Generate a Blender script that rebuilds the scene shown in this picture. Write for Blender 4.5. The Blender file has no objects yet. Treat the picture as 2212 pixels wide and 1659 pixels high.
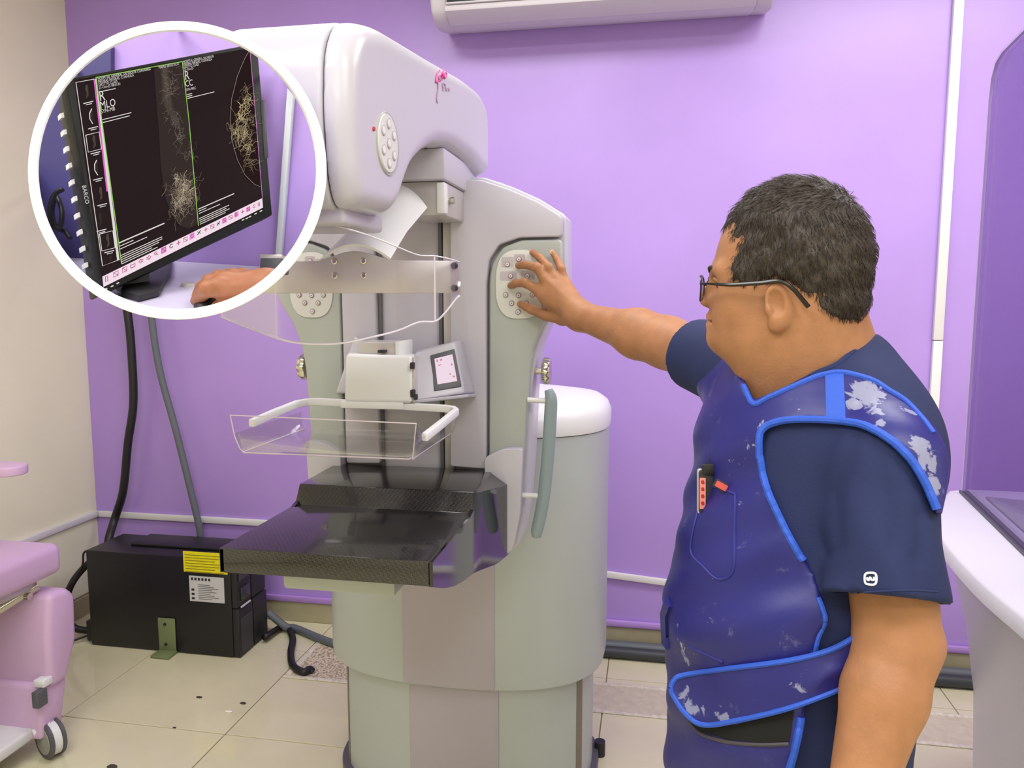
import bpy, bmesh, math, random
import numpy as np
from mathutils import Vector, Matrix
from mathutils.bvhtree import BVHTree
random.seed(7); np.random.seed(7)
S = bpy.context.scene; COL = S.collection
R = math.radians

# ------------------------------------------------------------------ camera, world, lamps, exposure
# room axes: x along the purple wall, y into the room (wall at y=3.23), z up; camera at eye height
FPX = 1660.0; YAW = R(10.5); PIT = R(6.5); EYE = 1.52
cam_d = bpy.data.cameras.new('camera'); cam = bpy.data.objects.new('camera', cam_d); COL.objects.link(cam)
cam.location = (0, 0, EYE); cam.rotation_euler = (math.pi/2 - PIT, 0, YAW)
cam_d.sensor_fit = 'HORIZONTAL'; cam_d.sensor_width = 36.0; cam_d.lens = 36.0*FPX/2212.0
cam_d.clip_start = 0.02; cam_d.clip_end = 60
S.camera = cam
world = bpy.data.worlds.new('world'); S.world = world; world.use_nodes = True
world.node_tree.nodes['Background'].inputs[0].default_value = (0.9, 0.92, 1.0, 1)
world.node_tree.nodes['Background'].inputs[1].default_value = 0.3
S.view_settings.view_transform = 'Standard'; S.view_settings.look = 'None'
S.view_settings.gamma = 1.0; S.view_settings.use_curve_mapping = False
S.view_settings.exposure = 0.42
LAMPS = [  # x, y, size x, size y, watts : the ceiling's fluorescent troffers
    (1.15, 2.05, 1.3, 0.6, 25), (-0.75, 1.95, 1.3, 0.6, 17), (-0.95, 0.1, 1.3, 0.6, 26), (1.1, 0.1, 1.3, 0.6, 24), (0.2, -1.3, 1.3, 0.6, 22)]
CEIL = 3.0
for i, (x, y, sx, sy, wt) in enumerate(LAMPS):
    ld = bpy.data.lights.new('lamp', 'AREA'); ld.shape = 'RECTANGLE'; ld.size = sx; ld.size_y = sy
    ld.energy = wt; ld.color = (1.0, 0.985, 0.97)
    lo = bpy.data.objects.new('lamp', ld); COL.objects.link(lo); lo.location = (x, y, CEIL - 0.05)

# ------------------------------------------------------------------ measuring: photo pixel -> metres
_f = np.array([-math.sin(YAW)*math.cos(PIT), math.cos(YAW)*math.cos(PIT), -math.sin(PIT)])
_r = np.array([math.cos(YAW), math.sin(YAW), 0.0]); _u = np.cross(_r, _f); _c = np.array([0, 0, EYE])
def ray(x, y): return _f + (x-1106)/FPX*_r + (829.5-y)/FPX*_u
def A(x, y, d): return _c + d*ray(x, y)                    # at distance d
def onw(x, y, w): r = ray(x, y); return _c + r*(w/r[1])     # on a plane parallel to the purple wall
def onu(x, y, u): r = ray(x, y); return _c + r*(u/r[0])     # on a plane parallel to the cream wall
def onz(x, y, z): r = ray(x, y); return _c + r*((z-EYE)/r[2])
def PXY(P):
    q = P - _c.astype(P.dtype); d = q @ _f.astype(P.dtype)
    return 1106+FPX*(q @ _r.astype(P.dtype))/d, 829.5-FPX*(q @ _u.astype(P.dtype))/d, d

# ------------------------------------------------------------------ materials
def srgb(r, g, b):
    f = lambda c: (c/255/12.92) if c/255 <= .04045 else ((c/255+.055)/1.055)**2.4
    return (f(r), f(g), f(b), 1)
MATS = {}
def mat(name, col, rough=.5, metal=0, noise=0, nscale=8, bump=0, bscale=60, spec=.5, coat=0, sss=0, emit=0, sheen=0):
    m = bpy.data.materials.new(name); m.use_nodes = True; n = m.node_tree.nodes; l = m.node_tree.links
    b = n['Principled BSDF']; b.inputs['Base Color'].default_value = col; b.inputs['Roughness'].default_value = rough
    b.inputs['Metallic'].default_value = metal; b.inputs['Specular IOR Level'].default_value = spec
    b.inputs['Coat Weight'].default_value = coat; b.inputs['Coat Roughness'].default_value = .08
    if sheen: b.inputs['Sheen Weight'].default_value = sheen
    if sss:
        b.inputs['Subsurface Weight'].default_value = sss; b.inputs['Subsurface Radius'].default_value = (.012, .005, .003)
        b.inputs['Subsurface Scale'].default_value = .6
    if emit:
        b.inputs['Emission Color'].default_value = col; b.inputs['Emission Strength'].default_value = emit
    tc = n.new('ShaderNodeTexCoord')
    if noise:
        t = n.new('ShaderNodeTexNoise'); t.inputs['Scale'].default_value = nscale; t.inputs['Detail'].default_value = 5
        l.new(tc.outputs['Object'], t.inputs['Vector'])
        r_ = n.new('ShaderNodeMapRange'); r_.inputs[1].default_value = .3; r_.inputs[2].default_value = .7
        r_.inputs[3].default_value = 1-noise; r_.inputs[4].default_value = 1+noise*.6
        l.new(t.outputs['Fac'], r_.inputs[0])
        mx = n.new('ShaderNodeMix'); mx.data_type = 'RGBA'; mx.blend_type = 'MULTIPLY'; mx.inputs['Factor'].default_value = 1
        mx.inputs[6].default_value = col; l.new(r_.outputs[0], mx.inputs[7]); l.new(mx.outputs[2], b.inputs['Base Color'])
    if bump:
        t = n.new('ShaderNodeTexNoise'); t.inputs['Scale'].default_value = bscale; t.inputs['Detail'].default_value = 4
        l.new(tc.outputs['Object'], t.inputs['Vector'])
        bp = n.new('ShaderNodeBump'); bp.inputs['Strength'].default_value = bump; bp.inputs['Distance'].default_value = .002
        l.new(t.outputs['Fac'], bp.inputs['Height']); l.new(bp.outputs[0], b.inputs['Normal'])
    MATS[name] = m
    return m
def clear(name, tint, edge=.5, rough=.03, ior=1.45):
    m = bpy.data.materials.new(name); m.use_nodes = True; n = m.node_tree.nodes; l = m.node_tree.links
    n.remove(n['Principled BSDF']); o = n['Material Output']
    t = n.new('ShaderNodeBsdfTransparent'); t.inputs[0].default_value = tint
    g = n.new('ShaderNodeBsdfGlossy'); g.inputs['Roughness'].default_value = rough
    fr = n.new('ShaderNodeFresnel'); fr.inputs[0].default_value = ior
    mu = n.new('ShaderNodeMath'); mu.operation = 'MULTIPLY'; mu.inputs[1].default_value = edge
    mx = n.new('ShaderNodeMixShader'); l.new(fr.outputs[0], mu.inputs[0]); l.new(mu.outputs[0], mx.inputs[0])
    l.new(t.outputs[0], mx.inputs[1]); l.new(g.outputs[0], mx.inputs[2]); l.new(mx.outputs[0], o.inputs[0])
    MATS[name] = m
    return m
def emis(name, col, st=1):
    m = bpy.data.materials.new(name); m.use_nodes = True; n = m.node_tree.nodes; l = m.node_tree.links
    n.remove(n['Principled BSDF']); e = n.new('ShaderNodeEmission'); e.inputs[0].default_value = col; e.inputs[1].default_value = st*.72
    l.new(e.outputs[0], n['Material Output'].inputs[0]); MATS[name] = m
    return m

# ------------------------------------------------------------------ objects
OFF = {}
def tag(o, label=None, cat=None, group=None, kind=None):
    if label: o['label'] = label
    if cat: o['category'] = cat
    if group: o['group'] = group
    if kind: o['kind'] = kind
    return o
def thing(name, label, cat, loc, group=None):
    o = bpy.data.objects.new(name, None); COL.objects.link(o); o.location = Vector(loc); o.empty_display_size = .05
    OFF[o.name] = np.array(loc, float); return tag(o, label, cat, group)
def ob(name, geo, m, parent=None, smooth=35, bevel=0, seg=2, solid=0, label=None, origin=None):
    v, f = geo; v = np.asarray(v, float).reshape(-1, 3)
    off = OFF[parent.name] if parent is not None else (np.asarray(origin, float) if origin is not None else np.zeros(3))
    me = bpy.data.meshes.new(name); me.from_pydata((v-off).tolist(), [], [list(map(int, q)) for q in f]); me.validate()
    if bevel or solid:
        bm = bmesh.new(); bm.from_mesh(me)
        if solid: bmesh.ops.solidify(bm, geom=bm.faces[:], thickness=solid)
        bmesh.ops.recalc_face_normals(bm, faces=bm.faces[:])
        if bevel:
            es = [e for e in bm.edges if len(e.link_faces) == 2 and e.calc_face_angle(0) > R(28)]
            bmesh.ops.bevel(bm, geom=es, offset=bevel, segments=seg, profile=.5, affect='EDGES', clamp_overlap=True)
        bm.to_mesh(me); bm.free()
    if smooth:
        me.shade_smooth()
        if smooth < 180: me.set_sharp_from_angle(angle=R(smooth))
    o = bpy.data.objects.new(name, me); COL.objects.link(o)
    for k in (m if isinstance(m, (list, tuple)) else [m]): me.materials.append(k)
    if parent is not None: o.parent = parent; OFF[o.name] = off
    else:
        o.location = off; OFF[o.name] = off
    if label: o['label'] = label
    return o
def struct(name, geo, m, parent=None, **k):
    o = ob(name, geo, m, parent, **k)
    if parent is None: o['kind'] = 'structure'
    return o
def dup(o, name=None, delta=(0, 0, 0), parent=None):
    c = o.copy(); COL.objects.link(c); c.location = Vector(c.location)+Vector(delta)
    if parent is not None: c.parent = parent
    OFF[c.name] = OFF[o.name]; return c
def join(*gs):
    V = []; Fc = []; n = 0
    for v, f in gs:
        v = np.asarray(v, float).reshape(-1, 3); V.append(v); Fc += [[i+n for i in q] for q in f]; n += len(v)
    return np.vstack(V), Fc
# ------------------------------------------------------------------ shapes (return verts, faces)
def box(x0, x1, y0, y1, z0, z1):
    v = [(x, y, z) for x in (x0, x1) for y in (y0, y1) for z in (z0, z1)]
    return np.array(v), [(0,1,3,2),(4,6,7,5),(0,4,5,1),(2,3,7,6),(0,2,6,4),(1,5,7,3)]
def hexa(p8):   # front quad (4) then back quad (4), same order
    return np.array(p8), [(0,1,2,3),(7,6,5,4),(0,4,5,1),(1,5,6,2),(2,6,7,3),(3,7,4,0)]
def prism(pts, ext):
    p = np.array(pts, float); e = np.array(ext, float); n = len(p)
    return np.vstack([p, p+e]), [list(range(n))[::-1], list(range(n, 2*n))]+[[i, (i+1) % n, n+(i+1) % n, n+i] for i in range(n)]
def loft(rings, cap=True, closed=True):
    n = len(rings[0]); V = np.vstack(rings); f = []
    for k in range(len(rings)-1):
        for i in range(n if closed else n-1):
            j = (i+1) % n; f.append([k*n+i, k*n+j, (k+1)*n+j, (k+1)*n+i])
    if cap: f += [list(range(n))[::-1], list(range((len(rings)-1)*n, len(rings)*n))]
    return V, f
def spline(pts, n):
    p = np.array(pts, float); m = len(p); out = []
    P = np.vstack([2*p[0]-p[1], p, 2*p[-1]-p[-2]])
    for t in np.linspace(0, m-1, n):
        i = min(int(t), m-2); s = t-i; a, b, c, d = P[i:i+4]
        out.append(.5*(2*b+(c-a)*s+(2*a-5*b+4*c-d)*s*s+(3*b-a-3*c+d)*s**3))
    return np.array(out)
def tube(pts, r, segs=10, n=0, cap=True, flat=None):
    p = spline(pts, n) if n else np.array(pts, float)
    rr = np.full(len(p), r) if np.isscalar(r) else np.interp(np.linspace(0, 1, len(p)), np.linspace(0, 1, len(r)), r)
    t = np.gradient(p, axis=0); t /= np.linalg.norm(t, axis=1)[:, None]+1e-12
    up = np.array([0, 0, 1.]) if abs(t[0][2]) < .9 else np.array([1., 0, 0])
    rings = []; nrm = np.cross(t[0], up); nrm /= np.linalg.norm(nrm)
    for i in range(len(p)):
        nrm = nrm-t[i]*(nrm @ t[i]); nrm /= np.linalg.norm(nrm)+1e-12; b = np.cross(t[i], nrm)
        a = np.linspace(0, 2*math.pi, segs, endpoint=False)
        rings.append(p[i]+rr[i]*(np.cos(a)[:, None]*nrm+np.sin(a)[:, None]*b))
    return loft(rings, cap)
def cyl(a, b, r, segs=20, r2=None): return tube([a, b], [r, r if r2 is None else r2], segs)
def lathe(c, axis, prof, segs=24):   # prof: (dist along axis, radius)
    ax = np.array(axis, float); ax /= np.linalg.norm(ax); h = np.array([0, 0, 1.]) if abs(ax[2]) < .9 else np.array([1., 0, 0])
    x = np.cross(ax, h); x /= np.linalg.norm(x); y = np.cross(ax, x); an = np.linspace(0, 2*math.pi, segs, endpoint=False)
    return loft([np.array(c)+ax*d+max(r, 1e-5)*(np.cos(an)[:, None]*x+np.sin(an)[:, None]*y) for d, r in prof])
def supell(cx, cy, a, b, e, n, z=None):
    t = np.linspace(0, 2*math.pi, n, endpoint=False); c = np.cos(t); s = np.sin(t)
    x = cx+a*np.sign(c)*np.abs(c)**(2/e); y = cy+b*np.sign(s)*np.abs(s)**(2/e)
    return np.stack([x, y] if z is None else [x, y, np.full(n, z)], 1)
def textgeo(s, size=1.0, align='LEFT'):
    cu = bpy.data.curves.new('text', 'FONT'); cu.body = s; cu.size = size; cu.align_x = align; cu.resolution_u = 2
    o = bpy.data.objects.new('text', cu); COL.objects.link(o)
    bpy.context.view_layer.update()
    me = bpy.data.meshes.new_from_object(o.evaluated_get(bpy.context.evaluated_depsgraph_get()))
    v = np.array([p.co[:] for p in me.vertices]) if len(me.vertices) else np.zeros((0, 3)); f = [list(p.vertices) for p in me.polygons]
    bpy.data.objects.remove(o); bpy.data.curves.remove(cu); bpy.data.meshes.remove(me)
    return v, f

# ------------------------------------------------------------------ signed distance modelling + surface nets
class G:
    def __init__(s, lo, hi, h):
        s.lo = np.array(lo, np.float32); s.h = h
        n = np.ceil((np.array(hi)-np.array(lo))/h).astype(int)+1; s.n = n
        ax = [s.lo[i]+h*np.arange(n[i], dtype=np.float32) for i in range(3)]
        s.P = np.stack(np.meshgrid(*ax, indexing='ij'), -1); s._px = None
    def px(s):
        if s._px is None: s._px = PXY(s.P)
        return s._px
def f32(a): return np.asarray(a, np.float32)
def ball(P, c, r): return np.linalg.norm(P-f32(c), axis=-1)-np.float32(r)
def ell(P, c, rad, B=None):
    q = P-f32(c)
    if B is not None: q = q @ f32(B).T
    k0 = np.linalg.norm(q/f32(rad), axis=-1); k1 = np.linalg.norm(q/(f32(rad)**2), axis=-1)+1e-9
    return k0*(k0-1)/k1
def cone(P, a, b, ra, rb):
    a = f32(a); b = f32(b); ab = b-a; q = P-a
    t = np.clip((q @ ab)/(ab @ ab), 0, 1); d = np.linalg.norm(q-t[..., None]*ab, axis=-1)
    return d-(np.float32(ra)+np.float32(rb-ra)*t)
def smin(a, b, k):
    h = np.clip(.5+.5*(b-a)/k, 0, 1); return b*(1-h)+a*h-k*h*(1-h)
def smax(a, b, k): return -smin(-a, -b, k)
def poly2(x, y, pts):
    p = f32(pts); n = len(p); d = np.full(x.shape, 1e18, np.float32); s = np.ones(x.shape, np.float32)
    for i in range(n):
        a = p[i]; b = p[i-1]; ex, ey = b-a; wx = x-a[0]; wy = y-a[1]
        t = np.clip((wx*ex+wy*ey)/(ex*ex+ey*ey+1e-12), 0, 1); d = np.minimum(d, (wx-ex*t)**2+(wy-ey*t)**2)
        c1 = y >= a[1]; c2 = y < b[1]; c3 = ex*wy > ey*wx
        s = np.where((c1 & c2 & c3) | (~c1 & ~c2 & ~c3), -s, s)
    return s*np.sqrt(d)
def pixcut(g, pts):     # metres outside (+) / inside (-) of an outline seen across the body
    x, y, d = g.px(); return poly2(x.astype(np.float32), y.astype(np.float32), pts)*(d/FPX).astype(np.float32)
def nets(v, g):
    s = v < 0; C = [(i, j, k) for i in (0, 1) for j in (0, 1) for k in (0, 1)]
    n = v.shape; cnt = np.zeros((n[0]-1, n[1]-1, n[2]-1), np.int8)
    for i, j, k in C: cnt += s[i:n[0]-1+i, j:n[1]-1+j, k:n[2]-1+k]
    ids = np.argwhere((cnt > 0) & (cnt < 8)); idx = np.full(cnt.shape, -1, np.int32); idx[tuple(ids.T)] = np.arange(len(ids))
    pos = np.zeros((len(ids), 3)); w = np.zeros(len(ids))
    for a in range(8):
        for b in range(a+1, 8):
            oa = np.array(C[a]); o2 = np.array(C[b])
            if np.abs(oa-o2).sum() != 1: continue
            va = v[tuple((ids+oa).T)]; vb = v[tuple((ids+o2).T)]; m = (va < 0) != (vb < 0)
            t = np.where(m, va/np.where(m, va-vb, 1), 0)
            pos += np.where(m[:, None], oa+t[:, None]*(o2-oa), 0); w += m
    V = g.lo+g.h*(ids+pos/w[:, None]); Q = []
    for ax in range(3):
        b, c = [(1, 2), (2, 0), (0, 1)][ax]
        sl0 = [slice(1, -1)]*3; sl1 = [slice(1, -1)]*3; sl0[ax] = slice(0, -1); sl1[ax] = slice(1, None)
        s0 = s[tuple(sl0)]; s1 = s[tuple(sl1)]
        for flip in (False, True):
            e = np.argwhere((s0 & ~s1) if not flip else (~s0 & s1))
            if not len(e): continue
            o = np.ones(3, int); o[ax] = 0; e = e+o
            db = np.zeros(3, int); db[b] = 1; dc = np.zeros(3, int); dc[c] = 1
            q = np.stack([idx[tuple((e-db-dc).T)], idx[tuple((e-dc).T)], idx[tuple(e.T)], idx[tuple((e-db).T)]], 1)
            Q.append(q[:, ::-1] if flip else q)
    return V, np.vstack(Q).tolist()
def bvh(geo): return BVHTree.FromPolygons([Vector(p) for p in np.asarray(geo[0]).tolist()], geo[1])
def hit(tree, x, y, off=0.0):
    d = Vector(ray(x, y)).normalized(); h = tree.ray_cast(Vector(_c), d)
    if h[0] is None: return None
    n = h[1] if h[1].dot(d) < 0 else -h[1]
    return np.array(h[0]+n*off)
def seam(tree, pts, r, n=40, off=.001, segs=6):     # a cord laid on a surface along an outline
    P = [hit(tree, x, y, off) for x, y in spline(pts, n)]; P = [p for p in P if p is not None]
    return tube(P, r, segs)
def patch(tree, poly, step=6, off=.003, thick=.003, taut=False):  # a flat piece of cloth laid on a surface inside an outline
    p = np.array(poly, float); x0, y0 = p.min(0); x1, y1 = p.max(0)
    from mathutils.geometry import delaunay_2d_cdt
    edge = []
    for i in range(len(p)):
        a = p[i]; b = p[(i+1) % len(p)]; k = max(1, int(np.linalg.norm(b-a)/step))
        edge += [a+(b-a)*t/k for t in range(k)]
    X, Y = np.meshgrid(np.arange(x0, x1, step), np.arange(y0, y1, step)); X = X.ravel(); Y = Y.ravel()
    inn = poly2(X.astype(np.float32), Y.astype(np.float32), poly) < -step*.5
    pts = [Vector(q) for q in edge]+[Vector(q) for q in zip(X[inn], Y[inn])]
    r_ = delaunay_2d_cdt(pts, [], [list(range(len(edge)))], 1, 1e-4)
    RY = np.array([ray(q[0], q[1]) for q in r_[0]]); D = np.full(len(RY), np.nan); nb = [set() for _ in RY]
    for k, q in enumerate(r_[0]):
        h = hit(tree, q[0], q[1], off)
        if h is not None: D[k] = (h-_c) @ _f
    for f in r_[2]:
        for a, b in zip(f, list(f[1:])+[f[0]]): nb[a].add(b); nb[b].add(a)
    D[np.isnan(D)] = np.nanmax(D); D0 = D.copy(); nb = [list(q) for q in nb]
    for _ in range(60 if taut else 1): D = np.minimum(D0, np.array([D[q].mean() if q else D[k] for k, q in enumerate(nb)])) if taut else D   # pull the cloth taut across gaps
    V = _c+RY*D[:, None]; F_ = [list(f) for f in r_[2]]; n = len(V)
    own = {}
    for f in F_:
        for a, b in zip(f, f[1:]+f[:1]): own[(a, b)] = own.get((a, b), 0)+1
    rim_ = [[a, b, b+n, a+n] for (a, b) in own if (b, a) not in own]
    return np.vstack([V, V+RY*thick]), F_+[[q+n for q in f[::-1]] for f in F_]+rim_
# ------------------------------------------------------------------ palette
M_purple = mat('purple_paint', srgb(182, 149, 228), .32, noise=.05, nscale=2.5, bump=.12, bscale=26)
M_purple2 = mat('purple_gloss_paint', srgb(186, 146, 226), .25)
M_cream = mat('cream_paint', srgb(242, 238, 212), .5, noise=.04, nscale=3, bump=.1, bscale=30)
M_ceil = mat('ceiling_paint', srgb(235, 235, 232), .8)
M_tile = mat('floor_tile', srgb(222, 217, 184), .09, noise=.05, nscale=5)
M_grout = mat('grout', srgb(140, 132, 112), .8)
M_skirt = mat('skirting_tile', srgb(176, 168, 138), .25, noise=.1, nscale=9)
M_trim = mat('white_trim', srgb(232, 230, 232), .4)
M_white = mat('machine_white', srgb(194, 191, 203), .3)
M_lav = mat('machine_lavender', srgb(192, 188, 202), .4)
M_gg = mat('machine_grey_green', srgb(170, 175, 172), .38)
M_gg2 = mat('pedestal_grey', srgb(176, 182, 184), .38)
M_pink = mat('pedestal_pink', srgb(172, 164, 178), .4)
M_black = mat('black_metal', srgb(22, 21, 26), .4)
M_black2 = mat('black_plastic', srgb(34, 33, 38), .5)
M_dgrey = mat('dark_grey', srgb(84, 84, 92), .45)
M_chrome = mat('chrome', srgb(205, 200, 185), .22, metal=1)
M_steel = mat('brushed_steel', srgb(196, 190, 192), .35, metal=.35)
M_rubber = mat('black_rubber', srgb(24, 24, 26), .45)
M_conduit = mat('grey_conduit', srgb(98, 104, 112), .45)
M_pinkvinyl = mat('pink_vinyl', srgb(206, 172, 210), .38, bump=.15, bscale=300)
M_olive = mat('olive_bracket', srgb(120, 132, 92), .45)
M_pure = mat('white_plastic', srgb(226, 226, 230), .35)

# ------------------------------------------------------------------ room shell
XL, XR, YB, YF = -2.668, 2.6, 3.236, -2.4
floor = struct('floor', box(XL-.1, XR+.1, YF-.1, YB+.1, -.12, -.006), M_grout)
TS, GA = .643, .004
tile0 = None; nx = 0
for i in range(-1, 9):
    for j in range(-8, 3):
        x0 = -2.09+TS*i-TS*0; y0 = 2.305+TS*(j)
        x1, y1 = x0+TS, y0+TS
        ax0, ax1, ay0, ay1 = max(x0, XL), min(x1, XR), max(y0, YF), min(y1, YB)
        if ax1-ax0 < .03 or ay1-ay0 < .03: continue
        if (ax0, ax1, ay0, ay1) == (x0, x1, y0, y1):
            if tile0 is None:
                tile0 = struct('floor_tile', box(x0+GA/2, x1-GA/2, y0+GA/2, y1-GA/2, -.008, 0), M_tile, floor, bevel=.0012, seg=1)
                t0 = (x0, y0)
            else: dup(tile0, delta=(x0-t0[0], y0-t0[1], 0))
        else: struct('floor_tile', box(ax0+GA/2, ax1-GA/2, ay0+GA/2, ay1-GA/2, -.008, 0), M_tile, floor, bevel=.0012, seg=1)
wall_back = struct('wall_back', box(XL-.1, XR+.1, YB, YB+.12, -.1, CEIL+.05), M_purple)
wall_left = struct('wall_left', box(XL-.12, XL, YF-.1, YB, -.1, CEIL+.05), M_cream)
wall_right = struct('wall_right', box(XR, XR+.12, YF-.1, YB, -.1, CEIL+.05), M_cream)
wall_front = struct('wall_front', box(XL, XR, YF-.12, YF, -.1, CEIL+.05), M_cream)
ceiling = struct('ceiling', box(XL-.1, XR+.1, YF-.1, YB+.1, CEIL, CEIL+.1), M_ceil)
# skirting: single tiles with a purple painted lip above on the purple wall
bb = struct('baseboard_back', box(XL, XR, YB-.004, YB+.01, 0, .1), M_grout)
bl = struct('baseboard_left', box(XL-.01, XL+.004, YF, YB, 0, .1), M_grout)
for i in range(9):
    a, b = XL+.61*i+.018, min(XL+.61*(i+1)+.012, XR)
    if b-a > .05: struct('skirting_tile', box(a, b, YB-.012, YB-.004, .001, .094), M_skirt, bb, bevel=.0015, seg=1)
for i in range(10):
    b, a = YB-.61*i-.016, max(YB-.61*(i+1)-.01, YF)
    if b-a > .05: struct('skirting_tile', box(XL+.004, XL+.012, a, b, .001, .094), M_skirt, bl, bevel=.0015, seg=1)
struct('trim_1', box(XL, XR, YB-.02, YB, .096, .125), M_purple2, bevel=.006)
struct('trim_2', box(XL+.02, -.9, YB-.016, YB, .452, .482), M_trim, bevel=.004)                 # white rail, purple wall
struct('trim_3', box(XL, XL+.018, YF, YB-.001, .452, .482), M_trim, bevel=.004)                # white rail, cream wall
t4 = [onw(1290, 1237, 3.225), onw(1480, 1263, 3.225)]
p0 = t4[0]+(t4[0]-t4[1])*1.2; p1 = t4[1]+(t4[1]-t4[0])*2.0
struct('trim_4', prism([(p0[0], YB, p0[2]-.016), (p1[0], YB, p1[2]-.016), (p1[0], YB, p1[2]+.012), (p0[0], YB, p0[2]+.012)], (0, -.018, 0)), M_trim, bevel=.004)
# white cable trunking down the purple wall, in two lengths
a = onw(2072, 0, 3.22)[0]
struct('trim_5', box(a-.018, a+.018, YB-.022, YB, 1.352, CEIL), M_trim, bevel=.004)
struct('trim_6', box(a-.016, a+.019, YB-.021, YB, .125, 1.35), M_trim, bevel=.004)
# ceiling troffers (the lamps sit in them)
for i, (x, y, sx, sy, wt) in enumerate(LAMPS):
    t = thing('ceiling_light', ['white ceiling light troffer nearest the wall trunking', 'white ceiling light troffer above the mammography machine', 'white ceiling light troffer behind the camera on the left', 'white ceiling light troffer behind the camera on the right', 'white ceiling light troffer nearest the front wall'][i], 'light', (x, y, CEIL-.04), 'ceiling troffers out of view')
    sx, sy = sx/2+.04, sy/2+.04
    ob('frame', join(box(x-sx, x+sx, y-sy, y-sy+.03, CEIL-.05, CEIL), box(x-sx, x+sx, y+sy-.03, y+sy, CEIL-.05, CEIL),
       box(x-sx, x-sx+.03, y-sy, y+sy, CEIL-.05, CEIL), box(x+sx-.03, x+sx, y-sy, y+sy, CEIL-.05, CEIL)), M_pure, t)
    ob('reflector', box(x-sx+.03, x+sx-.03, y-sy+.03, y+sy-.03, CEIL-.02, CEIL-.01), M_pure, t)
# floor hatch by the pedestal: metal edged opening filled with rough terrazzo, and the matching strip to the right
M_terr = bpy.data.materials.new('rough_terrazzo'); M_terr.use_nodes = True
n = M_terr.node_tree.nodes; l = M_terr.node_tree.links
vo = n.new('ShaderNodeTexVoronoi'); vo.inputs['Scale'].default_value = 110; tc = n.new('ShaderNodeTexCoord'); l.new(tc.outputs['Object'], vo.inputs['Vector'])
cr = n.new('ShaderNodeValToRGB'); cr.color_ramp.elements[0].color = srgb(226, 214, 190); cr.color_ramp.elements[1].color = srgb(158, 144, 122)
cr.color_ramp.elements[0].position = .35; cr.color_ramp.elements[1].position = .75
l.new(vo.outputs['Distance'], cr.inputs[0]); l.new(cr.outputs[0], n['Principled BSDF'].inputs['Base Color']); n['Principled BSDF'].inputs['Roughness'].default_value = .7
bp = n.new('ShaderNodeBump'); bp.inputs['Strength'].default_value = .6; bp.inputs['Distance'].default_value = .004; bp.invert = True
l.new(vo.outputs['Distance'], bp.inputs['Height']); l.new(bp.outputs[0], n['Principled BSDF'].inputs['Normal'])
M_edge = mat('chipped_cement', srgb(224, 218, 200), .7, noise=.2, nscale=60)
hatch = thing('floor_hatch', 'rough terrazzo patch in the floor left of the pedestal where the black hose enters', 'hatch', (-1.1, 2.88, 0))
ob('terrazzo_fill', box(-1.415, -.95, 2.735, 3.05, .0005, .003), M_terr, hatch)
ob('cement_edge', box(-1.44, -1.0, 2.712, 2.735, .0005, .005), M_edge, hatch, bevel=.002, label='pale cement edge along the front')
ob('cement_edge', box(-1.44, -1.415, 2.735, 3.06, .0005, .005), M_edge, hatch, bevel=.002, label='pale cement edge along the left')
strip = thing('floor_channel', 'filled cable channel crossing the floor right of the pedestal', 'floor channel', (.2, 2.79, 0))
ob('fill', box(-.35, 1.2, 2.70, 2.885, .0004, .0022), mat('channel_fill', srgb(208, 200, 176), .45, noise=.12, nscale=30), strip)
ob('cement_edge', box(-.35, 1.2, 2.885, 2.905, .0004, .0045), M_edge, strip, bevel=.002)
ob('cement_edge', box(-.35, 1.2, 2.68, 2.70, .0004, .0045), M_edge, strip, bevel=.002)
# crumbs lying on the tiles
M_crumb = mat('dark_crumb', srgb(70, 62, 54), .8); M_chip = mat('white_chip', srgb(240, 236, 222), .6)
for k, (x, y, s, m_, lb) in enumerate([(430, 1507, .008, M_crumb, 'dark crumb on the tiles in front of the olive bracket'), (525, 1520, .009, M_crumb, 'dark crumb on the tiles beside a white chip'),
        (494, 1538, .010, M_chip, 'small white plaster chip on the tiles'), (243, 1657, .013, M_crumb, 'dark crumb on the floor at the bottom edge of the photo'), (377, 1572, .005, M_crumb, 'tiny dark crumb on the tile joint')]):
    p = onz(x, y, .0)
    rr = np.random.RandomState(k); r0 = supell(0, 0, s*1.5, s*.8, 2, 7)
    rings = [np.c_[r0*q*(.8+.4*rr.rand(7, 1))+p[:2], np.full(7, z)] for q, z in ((.9, .0002), (1, s*.3), (.5, s*.6))]
    tag(ob('floor_crumb', loft(rings), m_, None, origin=p), lb, 'crumb', 'crumbs on the floor')

# ------------------------------------------------------------------ air conditioner on the purple wall
M_ac = mat('conditioner_white_shaded', srgb(204, 198, 206), .4)  # white casing; base colour lowered to stand for its backlit shade
ac = thing('air_conditioner', 'white wall mounted air conditioner high on the purple wall', 'air conditioner', (-.22, YB, 2.56))
x0, x1 = -.87, .40
prof = [(YB-.003, 2.60), (YB-.003, 2.90), (3.05, 2.92), (2.985, 2.86), (2.965, 2.66), (2.985, 2.60), (3.02, 2.575), (3.09, 2.565)]
ob('casing', prism([(x0+.06, y, z) for y, z in prof], (x1-x0-.12, 0, 0)), M_ac, ac, bevel=.01, seg=3)
for a, b, lb in ((x0, x0+.07, 'left'), (x1-.07, x1, 'right')):
    ob('end_cap', prism([(a, y-.006 if y < 3.1 else y, z) for y, z in prof], (b-a, 0, 0)), M_ac, ac, bevel=.014, seg=3)
M_acdark = mat('air_outlet_dark', srgb(20, 22, 26), .6)
ob('air_outlet', box(x0+.075, x1-.075, 2.945, 2.972, 2.615, 2.70), M_acdark, ac)
ob('louver', box(x0+.072, x1-.072, 2.936, 2.962, 2.612, 2.619), M_ac, ac, bevel=.002)
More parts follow.
